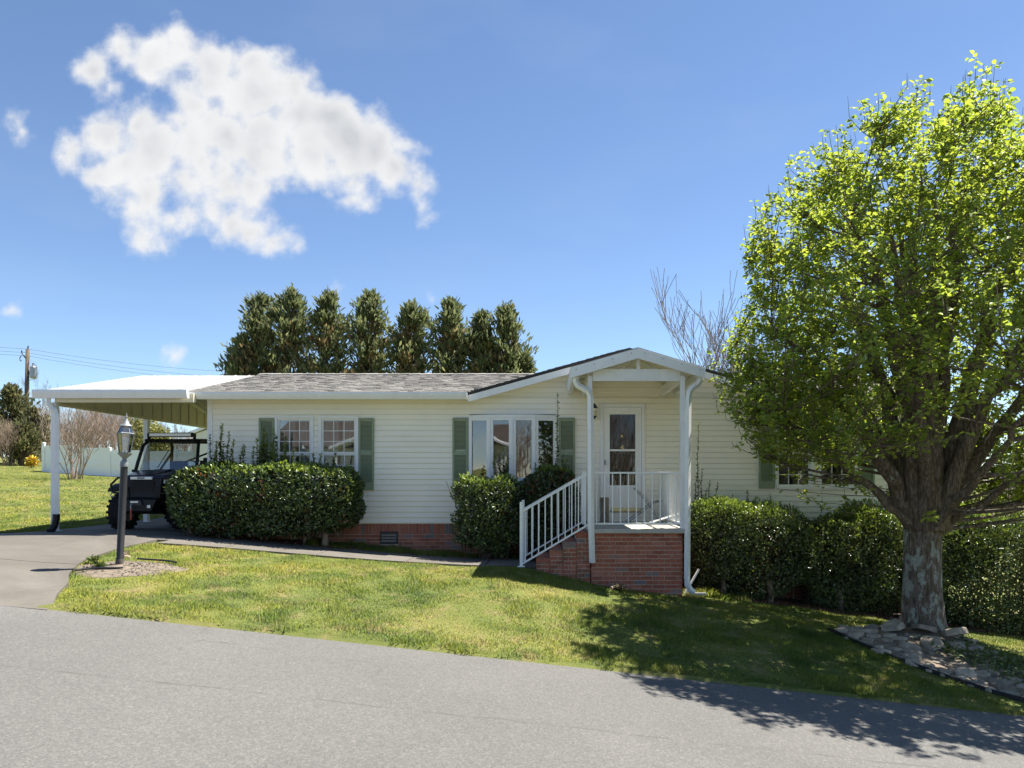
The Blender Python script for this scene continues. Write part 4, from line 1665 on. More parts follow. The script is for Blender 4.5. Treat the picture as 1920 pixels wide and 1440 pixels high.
def build_carport():
    xa, xb = -9.10, -6.36
    ye, yr = 13.78, 17.4
    ze = H + 1.60
    zr = H + 2.365
    yk = 2 * yr - ye
    t = 0.03
    cpart(MB().prism([(ye, ze), (yr, zr), (yk, ze), (yk, ze - t), (yr, zr - t), (ye, ze - t)], 'x', xa, xb - 0.12), 'roof', M['roof_white'], fix=False)
    # standing seams of the roof pans
    x = xa + 0.3
    m = MB()
    while x < xb - 0.2:
        m.prism([(ye, ze + 0.001), (yr, zr + 0.001), (yr, zr + 0.014), (ye, ze + 0.014)], 'x', x, x + 0.012)
        x += 0.3048
    cpart(m, 'roof_seam', M['roof_white'], fix=False)['kind'] = 'stuff'
    # ceiling ribs
    m = MB()
    x = xa + 0.45
    while x < xb - 0.1:
        for s in (-1, 1):
            y0 = ye if s < 0 else yk
            m.prism([(y0, ze - t - 0.001), (yr, zr - t - 0.001), (yr, zr - t - 0.025), (y0, ze - t - 0.025)], 'x', x, x + 0.03)
        x += 0.3048
    cpart(m, 'ceiling_rib', M['cream_panel'], fix=False)['kind'] = 'stuff'
    # gutter, fascia and beam at the front
    zt = ze + 0.012
    prof = [(ye - 0.11, zt), (ye - 0.10, zt), (ye - 0.095, zt - 0.05), (ye - 0.01, zt - 0.12), (ye - 0.006, zt - 0.01), (ye - 0.001, zt - 0.01), (ye - 0.001, zt - 0.15),
            (ye - 0.075, zt - 0.15), (ye - 0.1, zt - 0.09), (ye - 0.113, zt - 0.05)]
    cpart(MB().prism(prof, 'x', xa - 0.02, xb - 0.005), 'gutter', M['white_metal'])
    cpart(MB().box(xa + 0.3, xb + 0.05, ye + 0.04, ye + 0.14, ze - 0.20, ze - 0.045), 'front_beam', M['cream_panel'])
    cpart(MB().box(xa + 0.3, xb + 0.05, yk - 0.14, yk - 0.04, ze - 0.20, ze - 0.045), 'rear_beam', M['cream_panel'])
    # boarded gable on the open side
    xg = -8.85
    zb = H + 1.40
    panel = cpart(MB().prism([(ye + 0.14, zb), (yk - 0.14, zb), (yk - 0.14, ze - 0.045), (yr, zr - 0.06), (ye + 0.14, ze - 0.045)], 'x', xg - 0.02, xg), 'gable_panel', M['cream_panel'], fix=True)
    cpart(MB().box(xg - 0.04, xg + 0.035, ye + 0.141, yk - 0.141, zb - 0.05, zb - 0.001), 'gable_beam', M['cream_panel'])
    y = ye + 0.5
    while y < yk - 0.3:
        zz = zr - 0.075 - abs(y - yr) * (zr - ze) / (yr - ye)
        MB().box(xg + 0.001, xg + 0.022, y, y + 0.05, zb + 0.002, zz - 0.01).build('batten', M['cream_panel'], panel)
        y += 0.44
    for s in (-1, 1):
        y0 = ye if s < 0 else yk
        cpart(MB().prism([(y0, ze - t - 0.002), (yr, zr - t - 0.002), (yr, zr - t - 0.09), (y0, ze - t - 0.09)], 'x', xa, xa + 0.02), 'rake_board', M['white_metal'])
    # posts
    for y in (13.9, 17.1, 20.6):
        z0 = g1(xg, y) + 0.02
        cpart(MB().box(xg - 0.05, xg + 0.05, y - 0.05, y + 0.05, z0, zb - 0.051 if y > 14 else ze - 0.201), 'post', M['white_metal'], bevel=0.005)
        cpart(MB().box(xg - 0.08, xg + 0.08, y - 0.08, y + 0.08, z0 - 0.006, z0 + 0.012), 'post_foot', M['white_metal'])
    # downspout with a black extension boot
    yd = 13.80
    k = F / yd
    X = lambda px: (px - CX) / k
    Z = lambda py: H - (py - CY) / k
    cpart(MB().tube([(X(93), yd - 0.03, Z(744)), (X(93), yd - 0.03, Z(756)), (X(96), yd, Z(765)), (X(103), yd, Z(770)), (X(106), yd, Z(780)), (X(106.5), yd, Z(820)), (X(106), yd, Z(968))], 0.05, 4),
          'downspout', M['white_metal'])
    cpart(MB().tube([(X(106), yd - 0.005, Z(964)), (X(106), yd - 0.005, Z(972)), (X(104), yd - 0.02, Z(985)), (X(101), yd - 0.06, Z(994)), (X(99), yd - 0.10, Z(997))], [0.062, 0.06, 0.058, 0.06, 0.065], 8),
          'drain_boot', M['black_plastic'])


build_carport()

# ------------------------------------------------------------------ utility vehicle
def build_utv():
    u = thing('utility_vehicle', 'dark navy off road utility vehicle with roll cage parked under the carport', 'utility vehicle', (-7.33, 14.42, g1(-7.3, 14.4) + 0.03), math.radians(-2))
    bk, nv, gm = M['black_plastic'], M['navy_paint'], M['grey_metal']
    # wheels
    def wheel(x, y, r=0.34, w=0.25):
        wl = link('wheel', None, u)
        wl.empty_display_size = 0.1
        wl.location = (x, y, r - 0.008)
        t = MB()
        t.lathe([(r * 0.52, -w * 0.40), (r * 0.60, -w * 0.50), (r * 0.86, -w * 0.50), (r * 0.95, -w * 0.40), (r * 0.96, 0), (r * 0.95, w * 0.40), (r * 0.86, w * 0.50), (r * 0.60, w * 0.50), (r * 0.52, w * 0.40)], 28, (0, 0, 0), 'x')
        n = 18
        for k in range(n):
            for s in (-1, 1):
                a = 2 * math.pi * (k + (0.5 if s > 0 else 0)) / n
                c, sn = math.cos(a), math.sin(a)
                er, et = Vector((0, c, sn)), Vector((0, -sn, c))
                def q(xx, rr, tt):
                    return Vector((xx, 0, 0)) + er * rr + et * tt
                x0, x1 = s * 0.012, s * w * 0.53
                t.hexa([q(x0, r * 0.94, -0.020), q(x1, r * 0.88, -0.026), q(x1, r * 0.88, 0.026), q(x0, r * 0.94, 0.010),
                        q(x0, r * 1.0, -0.016), q(x1, r * 0.985, -0.022), q(x1, r * 0.985, 0.022), q(x0, r * 1.0, 0.008)])
        t.build('tyre', M['rubber'], wl, fix=True)
        rm = MB().lathe([(r * 0.535, -w * 0.42), (r * 0.50, -w * 0.30), (r * 0.2, -w * 0.24), (r * 0.18, -w * 0.34), (0.01, -w * 0.34)], 20, (0, 0, 0), 'x')
        rm.lathe([(0.01, w * 0.34), (r * 0.18, w * 0.34), (r * 0.2, w * 0.24), (r * 0.50, w * 0.30), (r * 0.535, w * 0.42)], 20, (0, 0, 0), 'x')
        rm.build('rim', gm, wl)
    for y in (0, 1.95):
        for s in (-1, 1):
            wheel(s * 0.575, y)
    # chassis and suspension
    m = MB().box(-0.3, 0.3, -0.3, 2.3, 0.30, 0.46)
    for y in (0, 1.95):
        for s in (-1, 1):
            m.tube([(s * 0.25, y - 0.1, 0.36), (s * 0.47, y, 0.30)], 0.022, 6)
            m.tube([(s * 0.25, y + 0.1, 0.36), (s * 0.47, y, 0.30)], 0.022, 6)
            m.tube([(s * 0.36, y, 0.34), (s * 0.30, y, 0.78)], 0.038, 8)
    m.build('chassis', bk, u, fix=False)
    # hood: tapered wedge
    h = MB().hexa([(-0.42, -0.30, 0.86), (0.42, -0.30, 0.86), (0.56, 0.45, 0.90), (-0.56, 0.45, 0.90),
                   (-0.36, -0.27, 1.01), (0.36, -0.27, 1.01), (0.54, 0.45, 1.13), (-0.54, 0.45, 1.13)])
    hood = h.build('hood', nv, u, bevel=0.03)
    MB().hexa([(-0.16, -0.2, 1.0), (0.16, -0.2, 1.0), (0.2, 0.36, 1.08), (-0.2, 0.36, 1.08), (-0.13, -0.16, 1.035), (0.13, -0.16, 1.035), (0.17, 0.34, 1.135), (-0.17, 0.34, 1.135)]).build('hood_scoop', nv, hood, bevel=0.012)
    # front fascia with grille bars and side cheeks
    f = MB().hexa([(-0.30, -0.40, 0.58), (0.30, -0.40, 0.58), (0.40, -0.1, 0.58), (-0.40, -0.1, 0.58), (-0.37, -0.36, 0.97), (0.37, -0.36, 0.97), (0.40, -0.1, 0.97), (-0.40, -0.1, 0.97)])
    fas = f.build('front_fascia', bk, u, bevel=0.02)
    for k in range(6):
        z = 0.72 + k * 0.034
        MB().box(-0.22, 0.22, -0.405, -0.37, z, z + 0.012).build('grille_bar', bk, fas)
    for s in (-1, 1):
        MB().hexa([(s * 0.22, -0.43, 0.56), (s * 0.34, -0.40, 0.56), (s * 0.34, -0.34, 0.56), (s * 0.22, -0.36, 0.56),
                   (s * 0.25, -0.41, 0.80), (s * 0.35, -0.38, 0.80), (s * 0.35, -0.33, 0.80), (s * 0.25, -0.34, 0.80)]).build('cheek_guard', gm if False else bk, fas, bevel=0.01)
    MB().box(-0.20, 0.20, -0.425, -0.38, 0.935, 0.985).build('light_strip', M['lamp_lens'], fas, bevel=0.006)
    t = MB()
    for k in range(7):
        t.box(-0.068 + k * 0.02, -0.054 + k * 0.02, -0.4275, -0.4255, 0.945, 0.975)
    t.build('strip_lettering', M['dark_metal'], fas)['kind'] = 'stuff'
    # fenders
    for s in (-1, 1):
        for y in (0, 1.95):
            fe = MB()
            n = 9
            V = []
            for k in range(n):
                a = math.radians(48 + 105 * k / (n - 1))
                yy, zz = y - math.cos(a) * 0.44, 0.40 + math.sin(a) * 0.46
                V += [(s * 0.40, yy, zz + 0.03), (s * 0.70, yy, zz), (s * 0.70, yy, zz - 0.03), (s * 0.40, yy, zz - 0.03)]
            Fq = []
            for k in range(n - 1):
                for j in range(4):
                    Fq.append((4 * k + j, 4 * k + (j + 1) % 4, 4 * k + 4 + (j + 1) % 4, 4 * k + 4 + j))
            Fq += [(0, 1, 2, 3), tuple(4 * (n - 1) + j for j in (3, 2, 1, 0))]
            fe.add(V, Fq)
            fe.build('fender', bk, u)
    # headlights beside the strip
    for s in (-1, 1):
        MB().hexa([(s * 0.36, -0.33, 0.86), (s * 0.50, -0.20, 0.88), (s * 0.50, -0.1, 0.88), (s * 0.36, -0.2, 0.86),
                   (s * 0.37, -0.32, 0.94), (s * 0.51, -0.18, 0.95), (s * 0.51, -0.1, 0.95), (s * 0.37, -0.2, 0.94)]).build('headlight', M['lamp_lens'], u, bevel=0.008)
    # steel bumper, winch and strap
    b = MB()
    b.hexa([(-0.27, -0.58, 0.36), (0.27, -0.58, 0.36), (0.30, -0.36, 0.30), (-0.30, -0.36, 0.30), (-0.36, -0.56, 0.57), (0.36, -0.56, 0.57), (0.36, -0.36, 0.62), (-0.36, -0.36, 0.62)])
    bp = b.build('bumper', bk, u, bevel=0.012)
    MB().hexa([(-0.12, -0.60, 0.47), (0.12, -0.60, 0.47), (0.12, -0.57, 0.47), (-0.12, -0.57, 0.47), (-0.08, -0.60, 0.56), (0.08, -0.60, 0.56), (0.08, -0.56, 0.56), (-0.08, -0.56, 0.56)]).build('winch', M['dark_metal'], bp)
    MB().box(-0.09, 0.05, -0.612, -0.601, 0.515, 0.545).build('winch_plate', M['lamp_lens'], bp)
    MB().tube([(-0.06, -0.615, 0.50), (-0.06, -0.65, 0.46), (-0.055, -0.645, 0.40)], 0.012, 6).build('winch_hook', gm, bp)
    MB().box(-0.073, -0.043, -0.652, -0.640, 0.21, 0.42).build('strap', M['red_strap'], bp, bevel=0.003)
    for s in (-1, 1):
        MB().box(s * 0.24 - 0.03, s * 0.24 + 0.03, -0.605, -0.575, 0.42, 0.475).build('fog_light', M['lamp_lens'], bp, bevel=0.006)
        # side brush guard loops
        MB().tube([(s * 0.36, -0.40, 0.68), (s * 0.56, -0.38, 0.70), (s * 0.60, -0.36, 0.84), (s * 0.50, -0.30, 0.97), (s * 0.36, -0.32, 0.95)], 0.02, 8).build('brush_guard', bk, bp)
        MB().tube([(s * 0.54, -0.40, 0.70), (s * 0.57, -0.42, 0.65), (s * 0.53, -0.43, 0.61), (s * 0.49, -0.42, 0.64)], 0.012, 6).build('tow_hook', gm, bp)
    # tub, doors, bed
    tub = MB().box(-0.58, 0.58, 0.40, 1.70, 0.42, 0.62)
    tub.hexa([(-0.56, 0.44, 0.60), (0.56, 0.44, 0.60), (0.56, 0.50, 0.60), (-0.56, 0.50, 0.60), (-0.54, 0.42, 1.12), (0.54, 0.42, 1.12), (0.54, 0.50, 1.12), (-0.54, 0.50, 1.12)])
    tub.build('tub', bk, u, fix=False)
    for s in (-1, 1):
        MB().hexa([(s * 0.60, 0.52, 0.50), (s * 0.63, 0.52, 0.50), (s * 0.63, 1.55, 0.50), (s * 0.60, 1.55, 0.50), (s * 0.60, 0.52, 0.92), (s * 0.62, 0.52, 0.92), (s * 0.62, 1.55, 0.88), (s * 0.60, 1.55, 0.88)]).build('door', nv, u, bevel=0.01)
    bed = MB().box(-0.62, 0.62, 1.72, 2.55, 0.72, 0.76)
    for (a, b_, c, d) in ((-0.66, -0.621, 1.70, 2.58), (0.621, 0.66, 1.70, 2.58)):
        bed.box(a, b_, c, d, 0.72, 1.02)
    bed.box(-0.62, 0.62, 1.68, 1.72, 0.72, 1.04)
    bed.box(-0.62, 0.62, 2.55, 2.58, 0.72, 1.0)
    bed.build('cargo_bed', nv, u, fix=False)
    # roll cage
    cg = MB()
    r = 0.032
    for s in (-1, 1):
        cg.tube([(s * 0.60, 0.42, 1.06), (s * 0.585, 0.50, 1.28), (s * 0.55, 0.62, 1.60), (s * 0.51, 0.72, 1.69), (s * 0.50, 1.05, 1.71), (s * 0.50, 1.55, 1.71), (s * 0.53, 1.68, 1.64), (s * 0.58, 1.74, 1.3), (s * 0.60, 1.74, 0.75)], r, 8)
        cg.tube([(s * 0.56, 1.72, 1.5), (s * 0.60, 1.2, 1.02), (s * 0.60, 0.5, 1.0)], r * 0.75, 6)
    cg.tube([(-0.51, 0.72, 1.69), (0.51, 0.72, 1.69)], r, 8)
    cg.tube([(-0.50, 1.55, 1.71), (0.50, 1.55, 1.71)], r, 8)
    cg.tube([(-0.57, 1.74, 1.2), (0.57, 1.74, 1.2)], r * 0.8, 6)
    cg.tube([(-0.57, 1.74, 1.2), (0.5, 1.72, 1.6)], r * 0.6, 6)
    cg.build('roll_cage', bk, u, fix=False, auto=True)
    MB().prism([(0.66, 1.70), (0.70, 1.735), (1.68, 1.775), (1.74, 1.74), (1.72, 1.715), (0.70, 1.685)], 'x', -0.56, 0.56).build('roof', bk, u, bevel=0.012)
    MB().hexa([(-0.545, 0.50, 1.13), (0.545, 0.50, 1.13), (0.545, 0.506, 1.13), (-0.545, 0.506, 1.13), (-0.49, 0.69, 1.67), (0.49, 0.69, 1.67), (0.49, 0.696, 1.67), (-0.49, 0.696, 1.67)]).build('windscreen', M['windscreen'], u)
    MB().tube([(-0.18, 0.46, 1.16), (-0.02, 0.60, 1.52)], 0.008, 5).build('wiper', bk, u)
    # light bar on the roof
    lb = MB().box(-0.44, 0.44, 0.60, 0.67, 1.765, 1.855).build('light_bar', bk, u, bevel=0.01)
    MB().box(-0.41, 0.41, 0.588, 0.5995, 1.782, 1.838).build('lens', M['lamp_lens'], lb)
    for s in (-1, 1):
        MB().box(s * 0.455 - 0.012, s * 0.455 + 0.012, 0.61, 0.70, 1.70, 1.84).build('bracket', bk, lb)
    # seats, wheel, mirror, side lamp, grab handle
    for s in (-1, 1):
        st = MB().box(s * 0.29 - 0.24, s * 0.29 + 0.24, 0.95, 1.42, 0.66, 0.78).build('seat', bk, u, bevel=0.04)
        MB().hexa([(s * 0.29 - 0.23, 1.38, 0.76), (s * 0.29 + 0.23, 1.38, 0.76), (s * 0.29 + 0.23, 1.48, 0.76), (s * 0.29 - 0.23, 1.48, 0.76),
                   (s * 0.29 - 0.15, 1.50, 1.32), (s * 0.29 + 0.15, 1.50, 1.32), (s * 0.29 + 0.15, 1.60, 1.32), (s * 0.29 - 0.15, 1.60, 1.32)]).build('seat_back', bk, st, bevel=0.03)
    sw = MB()
    ring = [(0.30 + 0.17 * math.cos(a), 0.72 + 0.08 * math.sin(a), 1.17 + 0.14 * math.sin(a)) for a in np.linspace(0, 2 * math.pi, 21)]
    sw.tube(ring, 0.016, 6, cap=False)
    sw.tube([(0.30, 0.72, 1.17), (0.30, 0.52, 1.05)], 0.02, 6)
    sw.tube([(0.13, 0.72, 1.17), (0.47, 0.72, 1.17)], 0.013, 6)
    sw.build('steering_wheel', bk, u, fix=False)
    mr = MB().hexa([(0.64, 0.60, 1.22), (0.80, 0.56, 1.24), (0.80, 0.62, 1.24), (0.64, 0.66, 1.22), (0.65, 0.60, 1.36), (0.79, 0.56, 1.36), (0.79, 0.62, 1.36), (0.65, 0.66, 1.36)]).build('mirror', bk, u, bevel=0.015)
    MB().tube([(0.58, 0.56, 1.30), (0.66, 0.60, 1.29)], 0.012, 6).build('mirror_arm', bk, mr)
    pl = MB().box(0.62, 0.72, 0.42, 0.50, 1.12, 1.22).build('spot_lamp', bk, u, bevel=0.01)
    MB().box(0.635, 0.705, 0.408, 0.4195, 1.135, 1.185).build('lens', M['lamp_lens'], pl)
    MB().tube([(0.56, 0.47, 1.08), (0.63, 0.46, 1.14)], 0.012, 6).build('lamp_arm', bk, pl)
    MB().tube([(-0.60, 0.46, 1.20), (-0.53, 0.42, 1.22), (-0.51, 0.44, 1.36), (-0.57, 0.54, 1.40)], 0.011, 6).build('grab_handle', bk, u)
    MB().box(-0.64, -0.58, 0.38, 0.44, 1.08, 1.13).build('hinge', bk, u)


build_utv()

# ------------------------------------------------------------------ post lamp
LX, LY = -5.83, 10.55
lz = g1(LX, LY)
lamp = thing('lamp_post', 'dark metal garden lamp post with weathered six sided glass lantern by the driveway', 'lamp post', (LX, LY, lz))
lamp.rotation_euler = (0, math.radians(2.6), 0)
ky = LY / F
zt = lambda py: H - (py - CY) * ky - lz
MB().lathe([(0.052, -0.05), (0.052, 0.10), (0.046, 0.11), (0.046, zt(872))], 18).build('pole', M['dark_metal'], lamp, auto=True)
MB().lathe([(0.0535, 0.005), (0.0535, 0.095), (0.05, 0.11)], 18).build('base_sleeve', M['concrete'], lamp, auto=True)
z0 = zt(872)
MB().lathe([(0.054, z0 - 0.02), (0.054, z0 + 0.02), (0.048, z0 + 0.03), (0.048, z0 + 0.055), (0.03, z0 + 0.065), (0.026, z0 + 0.09), (0.06, z0 + 0.125), (0.088, z0 + 0.155), (0.09, z0 + 0.165)], 18).build('fitter', M['lantern_metal'], lamp, auto=True)
zb, zm, zr_ = z0 + 0.166, zt(813), zt(799)
lg = MB().lathe([(0.066, zb), (0.100, zm)], 6).build('glass_body', M['lantern_glass'], lamp)
MB().lathe([(0.090, zm + 0.014), (0.054, zr_ - 0.002)], 6).build('glass_crown', M['lantern_glass'], lamp)
fr = MB()
for k in range(6):
    a = 2 * math.pi * (k + 0.5) / 6
    c, s = math.cos(a), math.sin(a)
    fr.tube([(0.068 * c, 0.068 * s, zb), (0.102 * c, 0.102 * s, zm)], 0.007, 5)
    fr.tube([(0.092 * c, 0.092 * s, zm + 0.012), (0.056 * c, 0.056 * s, zr_)], 0.007, 5)
fr.lathe([(0.112, zm - 0.004), (0.114, zm + 0.006), (0.100, zm + 0.016)], 6)
fr.lathe([(0.074, zb - 0.008), (0.076, zb + 0.008)], 6)
fr.build('cage', M['lantern_metal'], lamp, fix=False)
MB().lathe([(0.082, zr_), (0.084, zr_ + 0.006), (0.048, zr_ + 0.035), (0.03, zr_ + 0.075), (0.016, zr_ + 0.10), (0.010, zr_ + 0.115), (0.017, zr_ + 0.128), (0.010, zr_ + 0.145), (0.003, zr_ + 0.19)], 12).build('roof_finial', M['lantern_metal'], lamp, auto=True)
MB().lathe([(0.016, zb), (0.018, zb + 0.06), (0.034, zb + 0.10), (0.036, zb + 0.13), (0.02, zb + 0.165), (0.004, zb + 0.172)], 12).build('bulb', M['lamp_lens'], lamp, smooth=True)

# its gravel bed and weeds
V = []
n = 40
cxb, cyb = -5.68, 10.45
ringpts = []
for k in range(n):
    a = 2 * math.pi * k / n
    rr = 1 + 0.07 * math.sin(3 * a + 1) + 0.05 * math.sin(7 * a)
    x, y = cxb + 0.72 * rr * math.cos(a), cyb + 0.52 * rr * math.sin(a)
    x = max(x, float(drive_x(y)) + 0.03)
    ringpts.append((x, y))
mb = MB()
Vv = [(cxb, cyb, g1(cxb, cyb) + 0.05)]
for f in (0.5, 1.0):
    Vv += [(cxb + (x - cxb) * f, cyb + (y - cyb) * f, g1(cxb + (x - cxb) * f, cyb + (y - cyb) * f) + (0.04 if f < 1 else 0.004)) for x, y in ringpts]
fs = [(0, 1 + k, 1 + (k + 1) % n) for k in range(n)] + [(1 + k, 1 + n + k, 1 + n + (k + 1) % n, 1 + (k + 1) % n) for k in range(n)]
mb.add(Vv, fs)
tag(mb.build('gravel_bed', M['gravel_bed'], smooth=True, fix=False), kind='structure')
LAMP_BED = (cxb, cyb, 0.68, 0.48)

ed = MB()
pts = []
for k in range(9):
    t = k / 8
    x = -6.18 + 0.55 * t
    y = 10.10 + 0.22 * t + 0.05 * math.sin(t * 5)
    pts.append((x, y, g1(x, y) + 0.055))
ed.tube(pts, 0.016, 6)
tag(ed.build('edging_strip', M['edging']), 'bent black plastic edging strip lying in the gravel in front of the lamp post', 'edging')
ed = MB()
pts = []
for k in range(12):
    t = k / 11
    x = -5.78 + 0.62 * t
    y = 10.92 - 0.14 * t * t - 0.02 * math.sin(t * 6)
    pts.append((x, y, g1(x, y) + 0.05))
ed.tube(pts, 0.014, 6)
tag(ed.build('edging_strip', M['edging']), 'thin black plastic edging strip curving round the gravel behind the lamp post', 'edging')


def tuft(name, label, cat, x, y, n, L, mat, group=None, spread=0.9):
    rs = np.random.default_rng(int(abs(x * 977 + y * 131)))
    a = rs.uniform(0, 2 * math.pi, n)
    el = rs.uniform(0.25, 1.2, n)
    D = np.c_[np.cos(a) * np.cos(el) * spread, np.sin(a) * np.cos(el) * spread, np.sin(el)]
    C = np.c_[rs.normal(0, L * 0.25, n), rs.normal(0, L * 0.25, n), rs.uniform(0, L * 0.25, n)]
    Nn = np.c_[rs.normal(0, .3, n), rs.normal(0, .3, n), np.ones(n)]
    V, Fq = leaf_arrays(C, D, Nn, rs.uniform(0.6, 1.1, n) * L, rs.uniform(0.25, 0.4, n) * L)
    o = link(name, arr_mesh(name, V, Fq, mat))
    o.location = (x, y, g1(x, y) + 0.03)
    return tag(o, label, cat, group)


tuft('weed', 'tall leafy green weed at the driveway edge of the gravel', 'weed', -6.28, 10.72, 30, 0.10, M['weed_leaf'])
tuft('weed', 'low spreading leafy weed in the gravel beside the lamp post foot', 'weed', -6.02, 10.40, 40, 0.09, M['weed_leaf'], spread=1.5)
tuft('weed', 'small brownish seedling weed behind the lamp post on the gravel rim', 'weed', -6.05, 11.05, 30, 0.12, M['pink_leaf'])
tuft('groundcover_plant', 'low variegated pinkish plant growing at the foot of the brick porch', 'plant', 1.15, 11.92, 170, 0.12, M['pink_leaf'], spread=2.4)

# ------------------------------------------------------------------ hedges and shrubs
def wob(Pt, k, ph):
    return (np.sin(Pt[:, 0] * k + ph) * np.cos(Pt[:, 2] * k * 1.3 + ph * 2) + 0.6 * np.sin(Pt[:, 1] * k * 1.7 + Pt[:, 0] * k * 0.7 + ph * 3))


def shrub(name, label, cat, boxes, nleaf, Lf, mats, seed, stems=(), shoots=(), group=None, sunlit_top=0.16, amp=0.05, pw=4.0):
    """boxes: list of (x0,x1,y0,y1,z0,z1) rounded masses in world metres"""
    rs = np.random.default_rng(seed)
    bx = boxes[0]
    o = thing(name, label, cat, ((bx[0] + bx[1]) / 2, (bx[2] + bx[3]) / 2, g1((bx[0] + bx[1]) / 2, (bx[2] + bx[3]) / 2)), 0, group)
    inv = Matrix.Translation(-o.location)
    Cs, Ns = [], []
    vol = [((b[1] - b[0]) * (b[5] - b[4]) + (b[1] - b[0]) * (b[3] - b[2]) + (b[3] - b[2]) * (b[5] - b[4])) for b in boxes]
    for b, v in zip(boxes, vol):
        n = int(nleaf * v / sum(vol))
        c = np.array([(b[0] + b[1]) / 2, (b[2] + b[3]) / 2, (b[4] + b[5]) / 2])
        h = np.array([(b[1] - b[0]) / 2, (b[3] - b[2]) / 2, (b[5] - b[4]) / 2])
        q = rs.normal(size=(n * 3, 3))
        q = q * h ** 0.35
        q = q / np.power((np.abs(q) ** pw).sum(1), 1 / pw)[:, None]
        # even out over the box surface
        keep = rs.uniform(size=len(q)) < 0.4 + 0.6 * np.abs(q).max(1)
        q = q[keep][:n]
        nrm = unit(np.sign(q) * np.abs(q) ** (pw - 1) / h)
        p = c + q * h
        dep = np.abs(rs.normal(0, 0.085, len(q)))
        dep = np.where(rs.uniform(size=len(q)) < 0.33, rs.uniform(0.05, 0.5, len(q)) * min(1.0, h[1] / 0.5), dep)
        p = p + nrm * (amp * wob(p, 4.2, seed) + 0.6 * amp * wob(p, 11.0, seed + 1) - dep)[:, None]
        Cs.append(p)
        Ns.append(nrm)
    C, Nm = np.concatenate(Cs), np.concatenate(Ns)
    n = len(C)
    top = max(b[5] for b in boxes)
    D = Nm * rs.uniform(0.2, 1.0, (n, 1)) + np.c_[rs.normal(0, .6, (n, 2)), rs.normal(0.45, .5, n)]
    Nn = unit(Nm + np.array([0, 0, 0.5])) + rs.normal(0, .55, (n, 3))
    L = rs.uniform(0.7, 1.25, n) * Lf
    V, Fq = leaf_arrays(C, D, Nn, L, L * rs.uniform(0.42, 0.6, n))
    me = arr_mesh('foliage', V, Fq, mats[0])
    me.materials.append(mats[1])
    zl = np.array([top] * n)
    new = (C[:, 2] > zl - sunlit_top * rs.uniform(0.2, 1.4, n)) | (rs.uniform(size=n) < 0.03)  # top leaves use the paler set: sunlight put into the colour, plus new growth
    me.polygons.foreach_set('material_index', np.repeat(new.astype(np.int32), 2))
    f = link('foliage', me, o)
    f.matrix_parent_inverse = inv
    # inner twigs
    tw = MB()
    for _ in range(60):
        b = boxes[rs.integers(len(boxes))]
        x = rs.uniform(b[0] + .1, b[1] - .1)
        y = (b[2] + b[3]) / 2 + rs.normal(0, .1)
        gz0 = g1(x, y)
        x2, y2 = x + rs.normal(0, .18), y + rs.normal(0, .2)
        tw.tube([(x, y, max(gz0, b[4] - 0.05)), ((x + x2) / 2, (y + y2) / 2, (b[4] + b[5]) / 2), (x2, y2, b[5] - 0.12)], [0.012, 0.009, 0.004], 4, cap=False)
    t = tw.build('twigs', M['twig'], o, fix=False)
    t.matrix_parent_inverse = inv
    t['kind'] = 'stuff'
    for (x, y, h, r) in stems:
        s = MB()
        zg = g1(x, y)
        s.tube([(x, y, zg - 0.03), (x + 0.01, y, zg + h * 0.4), (x - 0.015, y + 0.01, zg + h)], [r * 1.25, r, r * 0.9], 9)
        so = s.build('stem', M['bare_wood'], o, smooth=True)
        so.matrix_parent_inverse = inv
    for (x, y, za, zb_, dens) in shoots:
        s = MB()
        lean = rs.normal(0, 0.03, 2)
        pts = [(x + lean[0] * t + 0.01 * math.sin(t * 9), y + lean[1] * t, za + (zb_ - za) * t) for t in np.linspace(0, 1, 6)]
        s.tube(pts, np.linspace(0.007, 0.002, 6), 4, cap=False)
        nl = int((zb_ - za) * dens * 1.35)
        t = rs.uniform(0.05, 1, nl)
        Cc = np.array([np.interp(t, np.linspace(0, 1, 6), [p[i] for p in pts]) for i in range(3)]).T
        a = rs.uniform(0, 2 * math.pi, nl)
        Dd = np.c_[np.cos(a), np.sin(a), rs.uniform(0.3, 1.4, nl)]
        L = rs.uniform(0.85, 1.35, nl) * Lf * (1 - 0.35 * t)
        V, Fq = leaf_arrays(Cc, Dd, np.c_[np.cos(a) * -.4, np.sin(a) * -.4, np.ones(nl)], L, L * 0.45)
        so = s.build('shoot', M['twig'], o, fix=False)
        so.matrix_parent_inverse = inv
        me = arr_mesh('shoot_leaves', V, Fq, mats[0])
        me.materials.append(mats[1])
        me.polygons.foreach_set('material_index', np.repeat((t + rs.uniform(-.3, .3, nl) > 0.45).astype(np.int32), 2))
        lo = link('shoot_leaves', me, so)
    return o


